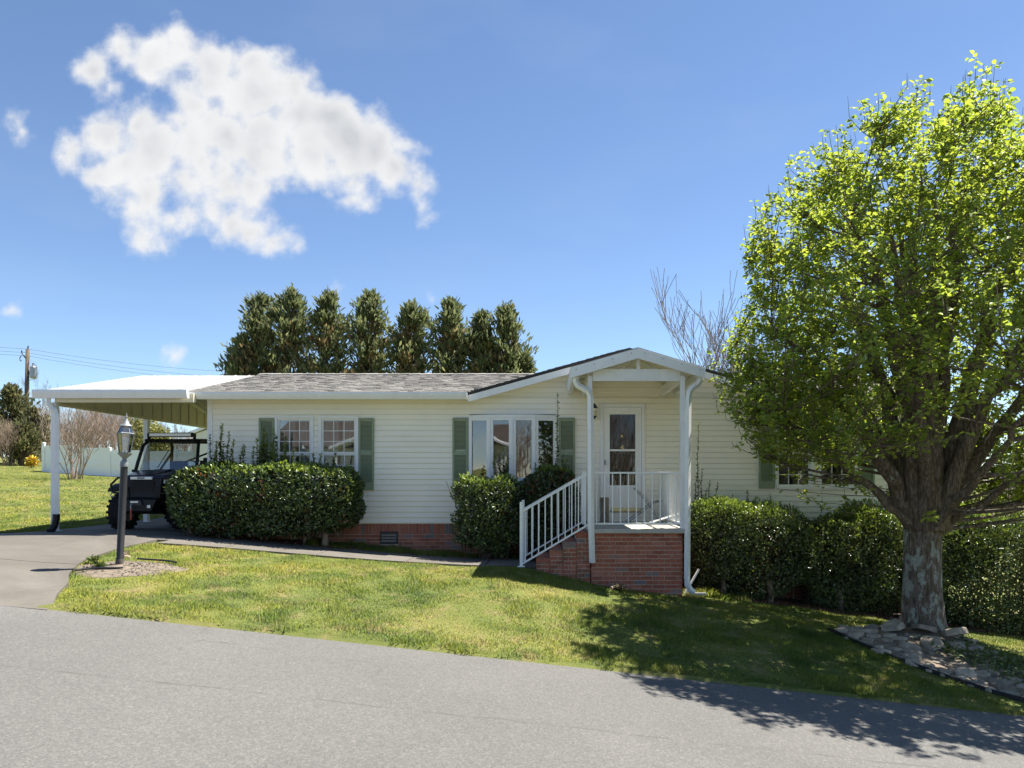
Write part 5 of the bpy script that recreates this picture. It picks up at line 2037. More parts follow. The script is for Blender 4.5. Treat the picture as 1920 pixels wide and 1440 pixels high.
HL = (M['holly_leaf'], M['holly_new_sunlit'])
R = lambda z: H + z
shoots = []
rs = np.random.default_rng(3)
for px, top in ((400, 838), (410, 795), (416, 800), (424, 810), (436, 825), (448, 838), (396, 815), (430, 842), (455, 835), (483, 822), (490, 808), (497, 800), (503, 812), (510, 806), (516, 818), (522, 828),
                (476, 838), (528, 838), (536, 822), (534, 832), (548, 845), (590, 850), (601, 850), (625, 850), (565, 852), (500, 830), (508, 832), (494, 828), (514, 838), (486, 836), (420, 830), (406, 826)):
    y = rs.uniform(13.7, 14.1)
    shoots.append(((px - CX) / F * y, y, R(0.15), H - (top - CY) / F * y, 95))
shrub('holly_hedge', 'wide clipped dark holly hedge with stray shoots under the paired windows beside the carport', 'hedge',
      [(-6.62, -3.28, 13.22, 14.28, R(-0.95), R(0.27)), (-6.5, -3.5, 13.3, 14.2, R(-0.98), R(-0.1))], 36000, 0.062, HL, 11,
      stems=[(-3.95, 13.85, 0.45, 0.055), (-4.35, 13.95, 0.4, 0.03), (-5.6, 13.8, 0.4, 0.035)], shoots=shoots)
yy = 13.95
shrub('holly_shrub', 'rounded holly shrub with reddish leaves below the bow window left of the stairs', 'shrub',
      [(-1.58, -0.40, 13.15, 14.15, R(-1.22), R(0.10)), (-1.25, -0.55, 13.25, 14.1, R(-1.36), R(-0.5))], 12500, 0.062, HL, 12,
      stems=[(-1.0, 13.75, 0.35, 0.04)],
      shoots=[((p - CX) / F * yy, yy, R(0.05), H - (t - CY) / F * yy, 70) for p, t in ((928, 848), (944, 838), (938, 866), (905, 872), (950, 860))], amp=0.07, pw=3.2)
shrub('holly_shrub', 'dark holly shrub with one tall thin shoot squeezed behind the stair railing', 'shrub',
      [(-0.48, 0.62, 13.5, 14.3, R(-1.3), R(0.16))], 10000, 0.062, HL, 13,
      shoots=[((p - CX) / F * yy, yy, R(0.1), H - (t - CY) / F * yy, d) for p, t, d in ((1046, 737, 50), (1056, 842, 45), (1042, 850, 50), (1006, 868, 60), (1072, 872, 60), (1062, 860, 60), (1028, 862, 60))], sunlit_top=0.03, amp=0.06, pw=3.2)
PL = (M['privet_leaf'], M['holly_new_sunlit'])
yy = 13.75
gg = 'evergreen shrubs grown together along the right part of the house'
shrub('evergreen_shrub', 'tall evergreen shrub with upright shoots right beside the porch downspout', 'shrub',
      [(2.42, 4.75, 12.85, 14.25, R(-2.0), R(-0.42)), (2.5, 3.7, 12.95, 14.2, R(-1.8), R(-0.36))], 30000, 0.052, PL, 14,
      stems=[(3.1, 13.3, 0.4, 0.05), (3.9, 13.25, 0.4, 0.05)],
      shoots=[((p - CX) / F * yy, yy, R(-0.5), H - (t - CY) / F * yy, d) for p, t, d in ((1308, 790, 42), (1302, 872, 50), (1328, 900, 55), (1342, 905, 60), (1315, 880, 60), (1322, 915, 60), (1372, 925, 60), (1402, 918, 60), (1416, 930, 60), (1445, 928, 60))], sunlit_top=0.30, amp=0.08, pw=3.2)
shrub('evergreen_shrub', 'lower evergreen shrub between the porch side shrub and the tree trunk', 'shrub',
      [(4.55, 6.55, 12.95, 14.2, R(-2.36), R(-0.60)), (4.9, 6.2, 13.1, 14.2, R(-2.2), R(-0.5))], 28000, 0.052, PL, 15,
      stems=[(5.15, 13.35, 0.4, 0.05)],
      shoots=[((p - CX) / F * yy, yy, R(-0.6), H - (t - CY) / F * yy, d) for p, t, d in ((1590, 938, 60), (1612, 935, 60), (1630, 940, 60), (1650, 944, 60), (1540, 948, 60))], sunlit_top=0.28, amp=0.09, pw=3.0)
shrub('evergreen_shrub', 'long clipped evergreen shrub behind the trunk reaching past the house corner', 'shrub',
      [(6.4, 9.6, 12.75, 14.3, R(-2.62), R(-0.66)), (6.5, 7.9, 13.2, 14.2, R(-1.8), R(-0.4)), (6.5, 9.5, 12.95, 14.2, R(-2.7), R(-0.8))], 56000, 0.06, PL, 16, sunlit_top=0.3, amp=0.08, pw=3.4)
# fill grown low behind the trunk so that the hedge reads closed
# ------------------------------------------------------------------ pear tree
def build_pear():
    rs = np.random.default_rng(21)
    T = np.array([5.42, 11.0, g1(5.42, 11.0)])
    tree = thing('pear_tree', 'large ornamental pear tree in fresh green leaf with lichen covered trunk', 'tree', tuple(T))
    inv = Matrix.Translation(-Vector(T))

    def add(o):
        o.parent = tree
        o.matrix_parent_inverse = inv
        return o
    # trunk
    zs = np.array([-0.12, 0.0, 0.06, 0.16, 0.34, 0.7, 1.1, 1.5, 1.75, 1.95, 2.15, 2.35])
    rx = np.array([0.44, 0.40, 0.35, 0.315, 0.285, 0.26, 0.25, 0.255, 0.27, 0.28, 0.26, 0.16])
    ox = np.array([0, 0, 0, 0, 0, 0, 0.0, 0.01, 0.02, 0.03, 0.05, 0.07])
    n = 40
    zf = np.linspace(-0.12, 2.35, 60)
    V = []
    for z in zf:
        r = np.interp(z, zs, rx)
        o_ = np.interp(z, zs, ox)
        for k in range(n):
            a = 2 * math.pi * k / n
            root = 1 + 0.22 * max(0, 0.3 - z) / 0.42 * math.cos(5 * a + 0.7)
            lob = 1 + 0.10 * max(0, z - 1.5) * math.sin(4 * a + 1.0)
            rg = 1 + 0.022 * math.sin(13 * a + 3 * z) + 0.018 * math.sin(23 * a - 5 * z) + 0.012 * math.sin(9 * z + 3 * a)
            rr = r * root * lob * rg
            V.append((T[0] + o_ + rr * math.cos(a), T[1] + rr * math.sin(a) * 0.95, T[2] + z))
    m = MB()
    m.add(V, [(j * n + k, j * n + (k + 1) % n, (j + 1) * n + (k + 1) % n, (j + 1) * n + k) for j in range(len(zf) - 1) for k in range(n)] + [tuple((len(zf) - 1) * n + k for k in range(n))])
    trunk = add(m.build('trunk', M['pear_bark'], smooth=True))

    # crown envelope (height above eye, radius)
    ez = np.array([-0.45, 0.0, 0.7, 1.6, 2.5, 3.3, 4.0, 4.42, 4.7, 4.92])
    er = np.array([1.70, 2.28, 2.58, 2.66, 2.62, 2.42, 2.06, 1.72, 1.25, 0.5])
    base = T + np.array([0.05, 0, 2.15])

    def bez(a, b, c, k):
        t = np.linspace(0, 1, k)[:, None]
        return (1 - t) ** 2 * a + 2 * t * (1 - t) * b + t * t * c
    # main limbs: (azimuth deg, end radius fraction, end height above eye, base radius, kick out)
    limbs = [(185, 0.85, 2.2, .13, .55), (172, 0.9, 1.3, .06, .7), (200, .93, 0.9, .045, .8), (150, .7, 3.6, .13, .3), (215, .75, 3.4, .13, .3),
             (265, .35, 4.7, .16, .05), (95, .3, 4.8, .14, .05), (20, .55, 4.7, .17, .2), (345, .75, 3.9, .17, .45), (5, .9, 2.2, .12, .6), (310, .85, 2.8, .12, .4),
             (240, .85, 2.4, .11, .4), (60, .8, 3.0, .12, .35), (120, .85, 2.4, .11, .4), (330, .92, 0.9, .05, .8), (275, .9, 1.0, .07, .8), (90, .9, 1.3, .07, .7), (35, .92, 1.2, .05, .7),
             (175, .35, 4.5, .12, .1), (225, .5, 4.2, .10, .15), (315, .45, 4.5, .10, .15), (140, .5, 4.3, .10, .15)]
    wood = []
    wm = MB()
    limb_pts = []
    for (az, fr_, hz, r0, kick) in limbs:
        a = math.radians(az)
        rad = np.interp(hz, ez, er) * fr_
        dirh = np.array([math.cos(a), math.sin(a), 0])
        st = base + dirh * 0.13 + np.array([0, 0, -0.62])
        en = np.array([T[0] + rad * dirh[0], T[1] + rad * dirh[1], H + hz - (0.65 if hz > 4 else 0.0)])
        mid = st + dirh * rad * kick * 0.62 + np.array([0, 0, (en[2] - st[2]) * (0.72 - 0.30 * kick)])
        pts = bez(st, mid, en, 14)
        pts[2:-1] += rs.normal(0, 0.035, (11, 3))
        rad_ = r0 * (1 - np.linspace(0, 1, 14)) ** 0.8 + 0.012
        rad_[:2] *= 1.15
        mm = MB().tube([tuple(p) for p in pts], list(rad_), 12, cap=True)
        lo = mm.build('limb', M['pear_bark'], smooth=True, fix=False)
        add(lo)
        limb_pts.append((pts, rad_))
    LP = np.concatenate([p for p, _ in limb_pts])
    LR = np.concatenate([r for _, r in limb_pts])
    # twig tips fill the crown
    N = 3700
    tips = []
    while len(tips) < N:
        z = rs.uniform(-0.45, 4.92)
        R_ = np.interp(z, ez, er)
        if rs.uniform() > (R_ / 2.8) ** 1.3 + 0.12:
            continue
        az = rs.uniform(0, 2 * math.pi)
        u = rs.uniform() ** 0.42
        lump = 1 + 0.07 * math.sin(4 * az + z * 2.1) + 0.06 * math.sin(9 * az - z * 3.3)
        # spires along the crown top
        r = R_ * u * lump
        zz = z + (0.28 * math.sin(6 * az + r * 5) * (z - 3.0) / 2 if z > 3.0 else 0)
        front = math.sin(az) < -0.25
        if r < 1.35 and z < 1.45 and rs.uniform() < 0.93:
            continue
        if z < ((0.85 if front else 0.3) - (0.75 if math.cos(az) > 0.5 else (0.4 if math.cos(az) < -0.3 and front else 0.0))) and rs.uniform() < 0.9:
            continue
        if r < 0.9 and z < 2.2 and rs.uniform() < 0.5:
            continue
        tips.append((T[0] + 1.05 * r * math.cos(az), T[1] - 0.35 + 1.16 * r * math.sin(az), H + zz))
    # low outer skirts left and right
    for (a0, a1, z0, z1, k) in ((150, 228, 0.85, 1.7, 190), (175, 225, 0.3, 0.9, 30), (-45, 50, -0.3, 1.0, 260)):
        for _ in range(k):
            az, z = math.radians(rs.uniform(a0, a1)), rs.uniform(z0, z1)
            r = rs.uniform(0.6, 1.0) * np.interp(z, ez, er)
            tips.append((T[0] + r * math.cos(az), T[1] + r * math.sin(az), H + z))
    tips = np.array(tips)
    # sub-branches: cluster tips by picking every 10th as branch head, attach to limbs
    heads = tips[:330] + np.array([0, 0, -0.18])
    cen = np.array([T[0], T[1], 0])
    bm_ = MB()
    BP = [LP]
    for h in heads:
        low = LP[:, 2] < h[2] - 0.15
        d = np.linalg.norm(LP - h, axis=1) + np.where(low, 0, 3.0)
        j = int(np.argmin(d))
        s = LP[j]
        out = np.array([h[0] - s[0], h[1] - s[1], 0])
        mid = s + out * 0.62 + np.array([0, 0, (h[2] - s[2]) * 0.32])
        pts = bez(s, mid, h, 8)
        r0 = min(LR[j] * 0.6, 0.035)
        bm_.tube([tuple(p) for p in pts], list(np.linspace(r0, 0.006, 8)), 5, cap=False)
        BP.append(pts)
    bo = add(bm_.build('branches', M['pear_bark'], smooth=True, fix=False))
    bo['kind'] = 'stuff'
    BPa = np.concatenate(BP)
    tw = MB()
    C, D, Nn, L = [], [], [], []
    for h in tips:
        cand = np.linalg.norm(BPa - h, axis=1) + np.where(BPa[:, 2] < h[2] - 0.06, 0, 1.5)
        s = BPa[int(np.argmin(cand))]
        out = np.array([h[0] - T[0], h[1] - T[1], 0])
        out /= max(np.linalg.norm(out), 0.01)
        dd = h - s
        ln = np.linalg.norm(dd)
        mid = s + dd * 0.5 + out * 0.04 - np.array([0, 0, 0.04])
        top = h + np.array([0, 0, rs.uniform(0.05, 0.28)]) + out * 0.03
        pts = np.vstack([bez(s, mid, h, 4), top])
        tw.tube([tuple(p) for p in pts], [0.007, 0.006, 0.005, 0.004, 0.002], 3, cap=False)
        nl = rs.integers(15, 23)
        # leaves in little rosettes along the last stretch
        nr = rs.integers(4, 7)
        ts = rs.uniform(0.0, 1.0, nr)
        path = pts[-4:]
        cum = np.r_[0, np.cumsum(np.linalg.norm(np.diff(path, axis=0), axis=1))]
        ros = np.array([np.interp(ts * cum[-1], cum, path[:, i]) for i in range(3)]).T
        pick = rs.integers(0, nr, nl)
        c = ros[pick] + rs.normal(0, 0.018, (nl, 3))
        a = rs.uniform(0, 2 * math.pi, nl)
        d = np.c_[np.cos(a), np.sin(a), rs.normal(0.05, 0.45, nl)]
        C.append(c + unit(d) * 0.03)
        D.append(d)
        Nn.append(np.c_[rs.normal(0, .5, nl), rs.normal(0, .5, nl), np.ones(nl)] + out * 0.35)
        L.append(rs.uniform(0.046, 0.08, nl))
    C, D, Nn, L = np.concatenate(C), np.concatenate(D), np.concatenate(Nn), np.concatenate(L)
    V, Fq = leaf_arrays(C, D, Nn, L, L * rs.uniform(0.66, 0.86, len(L)), 0.2, 0.22)
    add(link('crown', arr_mesh('crown', V, Fq, M['pear_leaf'])))
    to = add(tw.build('twigs', M['twig'], fix=False))
    to['kind'] = 'stuff'


build_pear()

# ------------------------------------------------------------------ stones round the pear tree
BED = [(4.02, 10.72), (4.12, 10.15), (4.32, 9.6), (4.62, 9.08), (4.98, 8.6), (5.35, 8.27), (6.4, 8.25), (6.45, 9.3), (6.2, 10.0), (5.95, 10.7), (5.8, 11.3), (5.3, 11.5), (4.7, 11.3), (4.2, 11.0)]


def in_poly(x, y, poly):
    x, y = np.asarray(x, float), np.asarray(y, float)
    inside = np.zeros(x.shape, bool)
    n = len(poly)
    for i in range(n):
        (xa, ya), (xb, yb) = poly[i], poly[(i + 1) % n]
        c = ((ya > y) != (yb > y)) & (x < (xb - xa) * (y - ya) / (yb - ya + 1e-12) + xa)
        inside ^= c
    return inside


def mound(x, y):
    return 0.13 * math.exp(-((x - 5.35) ** 2 + (y - 10.75) ** 2) / 0.45) + 0.02


mb = MB()
cx0, cy0 = 5.2, 10.2
fine = []
for i in range(len(BED)):
    a, b = Vector(BED[i]), Vector(BED[(i + 1) % len(BED)])
    for t in (0, 0.33, 0.66):
        fine.append(tuple(a.lerp(b, t)))
nf = len(fine)
V = [(cx0, cy0, g1(cx0, cy0) + mound(cx0, cy0))]
for f in (0.25, 0.5, 0.75, 1.0):
    for (x, y) in fine:
        xx, yy = cx0 + (x - cx0) * f, cy0 + (y - cy0) * f
        V.append((xx, yy, g1(xx, yy) + (mound(xx, yy) if f < 1 else 0.003)))
fs = [(0, 1 + k, 1 + (k + 1) % nf) for k in range(nf)]
for r in range(3):
    o = 1 + r * nf
    fs += [(o + k, o + nf + k, o + nf + (k + 1) % nf, o + (k + 1) % nf) for k in range(nf)]
mb.add(V, fs)
tag(mb.build('stone_bed', M['bed_soil'], smooth=True, fix=False), kind='structure')

ed = MB()
pts = []
path = [(3.98, 10.78), (4.10, 10.15), (4.30, 9.6), (4.60, 9.06), (4.96, 8.57), (5.33, 8.24)]
for i in range(len(path) - 1):
    for t in (0, 0.25, 0.5, 0.75):
        x = path[i][0] + (path[i + 1][0] - path[i][0]) * t
        y = path[i][1] + (path[i + 1][1] - path[i][1]) * t
        pts.append((x, y, g1(x, y)))
e2 = MB()
V = []
for (x, y, z) in pts:
    V += [(x, y, z - 0.03), (x, y, z + 0.045), (x + 0.010, y, z + 0.052), (x + 0.020, y, z + 0.045), (x + 0.024, y, z - 0.03)]
fs = [(5 * i + k, 5 * i + k + 1, 5 * i + 6 + k, 5 * i + 5 + k) for i in range(len(pts) - 1) for k in range(4)]
e2.add(V, fs)
tag(e2.build('lawn_edging', M['edging'], smooth=False), 'long curved black plastic lawn edging holding back the stones at the tree', 'edging')


def stone_mesh(seed):
    r = random.Random(seed)
    n = r.randint(5, 7)
    ang = sorted(2 * math.pi * (k + r.uniform(-.3, .3)) / n for k in range(n))
    rad = [r.uniform(0.75, 1.1) for _ in range(n)]
    tilt = (r.uniform(-.25, .25), r.uniform(-.25, .25))
    lo = [(rad[k] * math.cos(a), rad[k] * math.sin(a), -0.4) for k, a in enumerate(ang)]
    hi = [(rad[k] * math.cos(a) * 0.93, rad[k] * math.sin(a) * 0.93, 0.28 + tilt[0] * math.cos(a) + tilt[1] * math.sin(a)) for k, a in enumerate(ang)]
    tp = [(rad[k] * math.cos(a) * 0.72, rad[k] * math.sin(a) * 0.72, 0.42 + tilt[0] * math.cos(a) + tilt[1] * math.sin(a) + r.uniform(-.05, .05)) for k, a in enumerate(ang)]
    m = MB()
    m.add(lo + hi + tp, [(k, (k + 1) % n, n + (k + 1) % n, n + k) for k in range(n)] + [(n + k, n + (k + 1) % n, 2 * n + (k + 1) % n, 2 * n + k) for k in range(n)] + [tuple(range(2 * n, 3 * n)), tuple(range(n))[::-1]])
    return m.mesh('stone', M['stone'])


meshes = [stone_mesh(40 + k) for k in range(10)]
rr = random.Random(5)
placed = []


def put_stone(x, y, s, fl, label, lift=0.0, rx=0, ry=0):
    o = link('stone', rr.choice(meshes))
    o.location = (x, y, g1(x, y) + mound(x, y) + 0.18 * s * fl + lift)
    o.scale = (s, s * rr.uniform(0.7, 1.0), s * fl)
    o.rotation_euler = (rx, ry, rr.uniform(0, 6.28))
    placed.append((x, y, s))
    tag(o, label, 'stone', 'stones in the tree bed')
    return o


put_stone(5.22, 10.55, 0.20, 0.5, 'largest pale angular stone propped against the front of the pear trunk', 0.05, 0.35)
put_stone(5.60, 10.50, 0.20, 0.6, 'brown blocky stone leaning on the right root of the pear trunk', 0.06, 0.3, 0.2)
put_stone(4.86, 10.68, 0.20, 0.55, 'rounded grey brown stone piled against the left root of the pear trunk', 0.05, 0.1, -0.25)
put_stone(5.10, 10.10, 0.21, 0.35, 'broad flat tan stone in front of the stones that touch the trunk', 0.03, 0.2)
lab1 = 'flat tan fieldstone laid among others between the tree trunk and the black edging'
lab2 = 'low flat stone half covered by weeds in the far end of the tree bed'
tries = 0
cnt = 0
while cnt < 78 and tries < 9000:
    tries += 1
    x, y = rr.uniform(4.05, 6.2), rr.uniform(8.35, 11.0)
    if not in_poly([x], [y], BED)[0] or (x - 5.42) ** 2 + (y - 11.0) ** 2 < 0.42 ** 2:
        continue
    s = rr.uniform(0.08, 0.18)
    if any((x - a) ** 2 + (y - b) ** 2 < (0.70 * (s + c)) ** 2 for a, b, c in placed):
        continue
    rgt = x > 4.4 + (10.8 - y) * 0.62 + 0.35
    if rgt and rr.random() < 0.45:
        continue
    sz = 'small' if s < 0.11 else ('large' if s > 0.145 else 'middling')
    put_stone(x, y, s, rr.uniform(0.28, 0.5), (sz + ' ' + (lab2 if rgt else lab1)))
    cnt += 1

# ------------------------------------------------------------------ background trees and plants
def bare_mesh(seed, h, nst, spread, levels=3, r0=0.05, nsub=7, base_r=0.25, side=4, up=0.55, rmin=0.004):
    """leafless multi-stemmed tree: tubes from the ground, branching upwards"""
    r = random.Random(seed)
    m = MB()

    def grow(p, d, ln, rad, lev):
        k = 4 if lev else 5
        pts, rads = [p], [rad]
        q, dd = Vector(p), Vector(d)
        for i in range(k):
            dd = (dd + Vector((r.gauss(0, .10), r.gauss(0, .10), up * 0.14))).normalized()
            q = q + dd * ln / k
            pts.append(q.copy())
            rads.append(max(rad * (1 - 0.8 * (i + 1) / k), rmin))
        m.tube(pts, rads, side if lev == 0 else 3, cap=False)
        if lev < levels:
            for _ in range(nsub if lev == 0 else max(2, nsub - 2)):
                t = r.uniform(0.25, 0.98)
                i = min(int(t * k), k - 1)
                s = pts[i].lerp(pts[i + 1], t * k - i)
                a = r.uniform(0, 6.283)
                nd = (dd + Vector((math.cos(a), math.sin(a), 0.25)) * r.uniform(0.45, 0.95)).normalized()
                grow(s, nd, ln * r.uniform(0.34, 0.58), max(rads[i] * 0.55, 0.006), lev + 1)
    for i in range(nst):
        a = 6.283 * i / nst + r.uniform(-.4, .4)
        b = r.uniform(0, base_r)
        sp = spread * r.uniform(0.3, 1.0)
        grow(Vector((b * math.cos(a), b * math.sin(a), -0.1)), Vector((math.cos(a) * sp, math.sin(a) * sp, 1)).normalized(), h * r.uniform(0.55, 0.85), r0 * r.uniform(0.6, 1.0), 0)
    return m


def place_bare(name, label, cat, me_tr, px, Y, s, group=None, rz=0.0, dz=0.0):
    x = (px - CX) / F * Y
    o = link(name, me_tr)
    o.location = (x, Y, g1(x, Y) + dz)
    o.scale = (s, s, s)
    o.rotation_euler = (0, 0, rz)
    return tag(o, label, cat, group)


myr = bare_mesh(2, 3.0, 15, 0.55, 2, 0.03, 6, 0.25, up=0.7).mesh('crape_myrtle', M['bare_wood'], fix=False)
place_bare('bare_shrub', 'leafless multi stemmed shrub fanning up in front of the white fence', 'shrub', myr, 140, 30, 1.05)

thk = [bare_mesh(60 + k, 5.0, 11, 0.35, 3, 0.045, 7, 0.9, up=0.9).mesh('thicket_tree', M['bare_wood'], fix=False) for k in range(3)]
rr = random.Random(9)
row = [(98, 50, .62), (120, 47, .60), (150, 52, .72), (172, 48, .7), (196, 50, .74), (214, 47, .72), (236, 52, .72), (252, 49, .62), (300, 50, .58), (325, 48, .52), (352, 52, .5), (375, 50, .5), (78, 52, .75), (60, 54, .7), (135, 55, .8), (185, 56, .85), (222, 56, .8), (275, 56, .62)]
for i, (px, Y, s) in enumerate(row):
    place_bare('thicket_tree', 'slender brown leafless tree in the dense thicket behind the white fence', 'tree', thk[i % 3], px, Y, s * 0.98, 'bare thicket trees behind the fence', rr.uniform(0, 6.28))
tall = bare_mesh(77, 7.5, 1, 0.1, 3, 0.11, 9, 0.05, up=0.5).mesh('bare_tree', M['bare_wood_grey'], fix=False)
place_bare('bare_tree', 'tall thin leafless tree rising behind the thicket near the utility pole', 'tree', tall, 90, 66, 0.9)
for px, Y, s in ((8, 44, 0.55), (24, 46, 0.5)):
    place_bare('bare_bush', 'tangled bare brown bush in front of the dark cedar', 'bush', thk[1], px, Y, s, 'bare bushes by the cedar', 1.0)
bt = [bare_mesh(90 + k, 8.0, 9, 0.34, 2, 0.085, 10, 0.3, up=1.0, rmin=0.011).mesh('bare_tree', M['bare_wood_grey'], fix=False) for k in range(2)]
place_bare('bare_tree', 'leafless many stemmed tree standing behind the house gable', 'tree', bt[0], 1352, 30, 0.98, rz=0.6)
place_bare('bare_tree', 'leafless tree half hidden behind the pear crown beyond the roof', 'tree', bt[1], 1450, 33, 0.85, rz=2.0)
rb = bare_mesh(120, 3.6, 9, 0.7, 3, 0.05, 7, 0.3).mesh('bare_tree', M['bare_wood_grey'], fix=False)
for px, Y, s, l in ((1850, 24, 1.0, 'bushy leafless tree beyond the house corner behind the long hedge'), (1925, 27, 1.25, 'spreading leafless tree at the far side of the long hedge')):
    place_bare('bare_tree', l, 'tree', rb, px, Y, s, rz=px)


def conifer_mesh(seed, h, rad, n, zlo, mat, Lf=0.5, gaps=0.25):
    rs = np.random.default_rng(seed)
    nb = int(n / 22)
    zz = zlo + (h - zlo) * rs.uniform(0, 1, nb) ** 0.85
    prof = lambda z: rad * np.interp((z - zlo) / (h - zlo), [0, .15, .5, .72, .88, 1.0], [.95, 1.0, .95, .78, .5, .10])
    az = rs.uniform(0, 2 * math.pi, nb)
    rb = prof(zz) * rs.uniform(0.3, 1.25, nb) * (1 + 0.28 * np.sin(3 * az + zz * 1.1 + seed * 2.1))
    keep = (np.sin(az * 2 + zz * 1.9 + seed) + rs.normal(0, .6, nb)) > -1.5 + gaps
    zz, az, rb = zz[keep], az[keep], rb[keep]
    C, D = [], []
    for z, a, r in zip(zz, az, rb):
        k = 22
        t = rs.uniform(0.35, 1.0, k)
        out = np.array([math.cos(a), math.sin(a), 0])
        p = np.outer(t * r, out) + np.c_[np.zeros(k), np.zeros(k), z + (t - 1) * 0.5 * r + 0.25 * r] + rs.normal(0, 0.13, (k, 3))
        C.append(p)
        D.append(out * 0.6 + np.array([0, 0, 0.8]) + rs.normal(0, .3, (k, 3)))
    C, D = np.concatenate(C), np.concatenate(D)
    m = len(C)
    L = rs.uniform(0.5, 1.15, m) * Lf
    V, Fq = leaf_arrays(C, D, rs.normal(0, 1, (m, 3)), L, L * rs.uniform(0.22, 0.4, m), 0.3, 0.0)
    return arr_mesh('crown', V, Fq, mat)


def conifer(label, px, Y, top_py, rad, seed, mats, n=6500, zlo=2.0, name='cypress_tree', group=None, gaps=0.25, Lf=0.36):
    x = (px - CX) / F * Y
    g = g1(x, Y)
    h = H - (top_py - CY) / F * Y - g
    t = thing(name, label, 'tree', (x, Y, g), 0, group)
    rs_ = random.Random(seed)
    m = MB()
    m.tube([(0, 0, -0.2), (rs_.uniform(-.1, .1), rs_.uniform(-.1, .1), h * 0.5), (rs_.uniform(-.1, .1), 0, h * 0.97)], [0.16, 0.10, 0.015], 7)
    for _ in range(46):
        z = rs_.uniform(zlo, h * 0.93)
        a = rs_.uniform(0, 6.283)
        r = rad * (1 - (z - zlo) / (h - zlo)) ** 0.6 * rs_.uniform(.5, .95)
        m.tube([(0, 0, z - 0.2), (r * .5 * math.cos(a), r * .5 * math.sin(a), z + 0.02), (r * math.cos(a), r * math.sin(a), z + r * 0.45)], [0.03, 0.02, 0.008], 3, cap=False)
    m.build('trunk', M['cypress_wood'], t, fix=False)
    link('crown', conifer_mesh(seed, h, rad, n, zlo, mats[0], Lf, gaps=gaps), t)
    if len(mats) > 1:
        link('dead_foliage', conifer_mesh(seed + 50, h * 0.88, rad * 0.85, int(n * 0.3), zlo, mats[1], Lf, gaps=0.9), t)
    return t


CM = (M['cypress_leaf'], M['cypress_brown'])
gp = 'row of evergreens behind the house'
for (px, top, rad, seed, lab) in (
        (458, 632, 1.0, 1, 'short dark evergreen at the carport end of the row behind the roof'),
        (487, 555, 1.3, 2, 'tall dark green conical evergreen, second of the row from the carport end'),
        (545, 542, 1.35, 3, 'tallest bushy evergreen of the row behind the house roof'),
        (615, 550, 1.25, 4, 'narrow evergreen with open lower branches behind the middle of the roof'),
        (695, 550, 1.4, 5, 'broad full evergreen in the middle of the row behind the roof'),
        (770, 570, 1.35, 6, 'evergreen with browning branches next to the broad middle one'),
        (846, 564, 1.3, 7, 'brown patched evergreen behind the gable end of the shingle roof'),
        (905, 588, 0.95, 8, 'slim short evergreen beside the last one of the row'),
        (950, 575, 1.05, 9, 'last evergreen of the row, next to the house gable'),
        (980, 665, 0.7, 10, 'low evergreen just showing above the gable slope at the row end')):
    conifer(lab, px, 42, top + 6, rad * 1.15, seed, CM, 7600, 2.5, gaps=1.05)
conifer('dark loose cedar at the edge of the far lawn beside the utility pole', 22, 47, 730, 1.3, 20, (M['cedar_leaf'],), 5000, 0.3, 'cedar_tree', gaps=0.7)
conifer('small cedar mixed into the bare thicket beside the utility pole', 66, 47, 772, 0.9, 21, (M['cedar_leaf'],), 1500, 0.8, 'cedar_tree', gaps=0.8)
conifer('low dark cedar at the foot of the thicket near the pole', 40, 45, 800, 1.0, 22, (M['cedar_leaf'],), 2500, 0.2, 'cedar_tree', gaps=0.1)


def leafy_bush(name, label, cat, px, Y, h, rad, n, mat, seed, stems):
    rs = np.random.default_rng(seed)
    x = (px - CX) / F * Y
    t = thing(name, label, cat, (x, Y, g1(x, Y)))
    q = unit(rs.normal(size=(n, 3))) * (rs.uniform(size=(n, 1)) ** 0.5)
    C = q * np.array([rad, rad, h * 0.45]) + np.array([0, 0, h * 0.55])
    L = rs.uniform(0.12, 0.26, n)
    V, Fq = leaf_arrays(C, rs.normal(size=(n, 3)) + np.array([0, 0, .5]), rs.normal(size=(n, 3)), L, L * 0.5)
    link('foliage', arr_mesh('foliage', V, Fq, mat), t)
    stems.build('stems', M['bare_wood'], t, fix=False)['kind'] = 'stuff'
    return t


for i, (px, Y, h, lab) in enumerate(((268, 46, 3.6, 'pale yellow green budding tree behind the fence by the lantern'), (292, 45, 2.9, 'smaller budding tree behind the fence beside the rear carport post'))):
    leafy_bush('budding_tree', lab, 'tree', px, Y, h, 1.0, 1700, M['bud_leaf'], 30 + i, bare_mesh(200 + i, h * 0.8, 4, 0.25, 2, 0.05, 6, 0.2))
leafy_bush('forsythia_bush', 'small bright yellow flowering bush at the foot of the cedars', 'bush', 59, 43, 0.65, 0.26, 260, M['forsythia_flower'], 33, bare_mesh(210, 0.7, 5, 0.4, 1, 0.012, 4, 0.1))

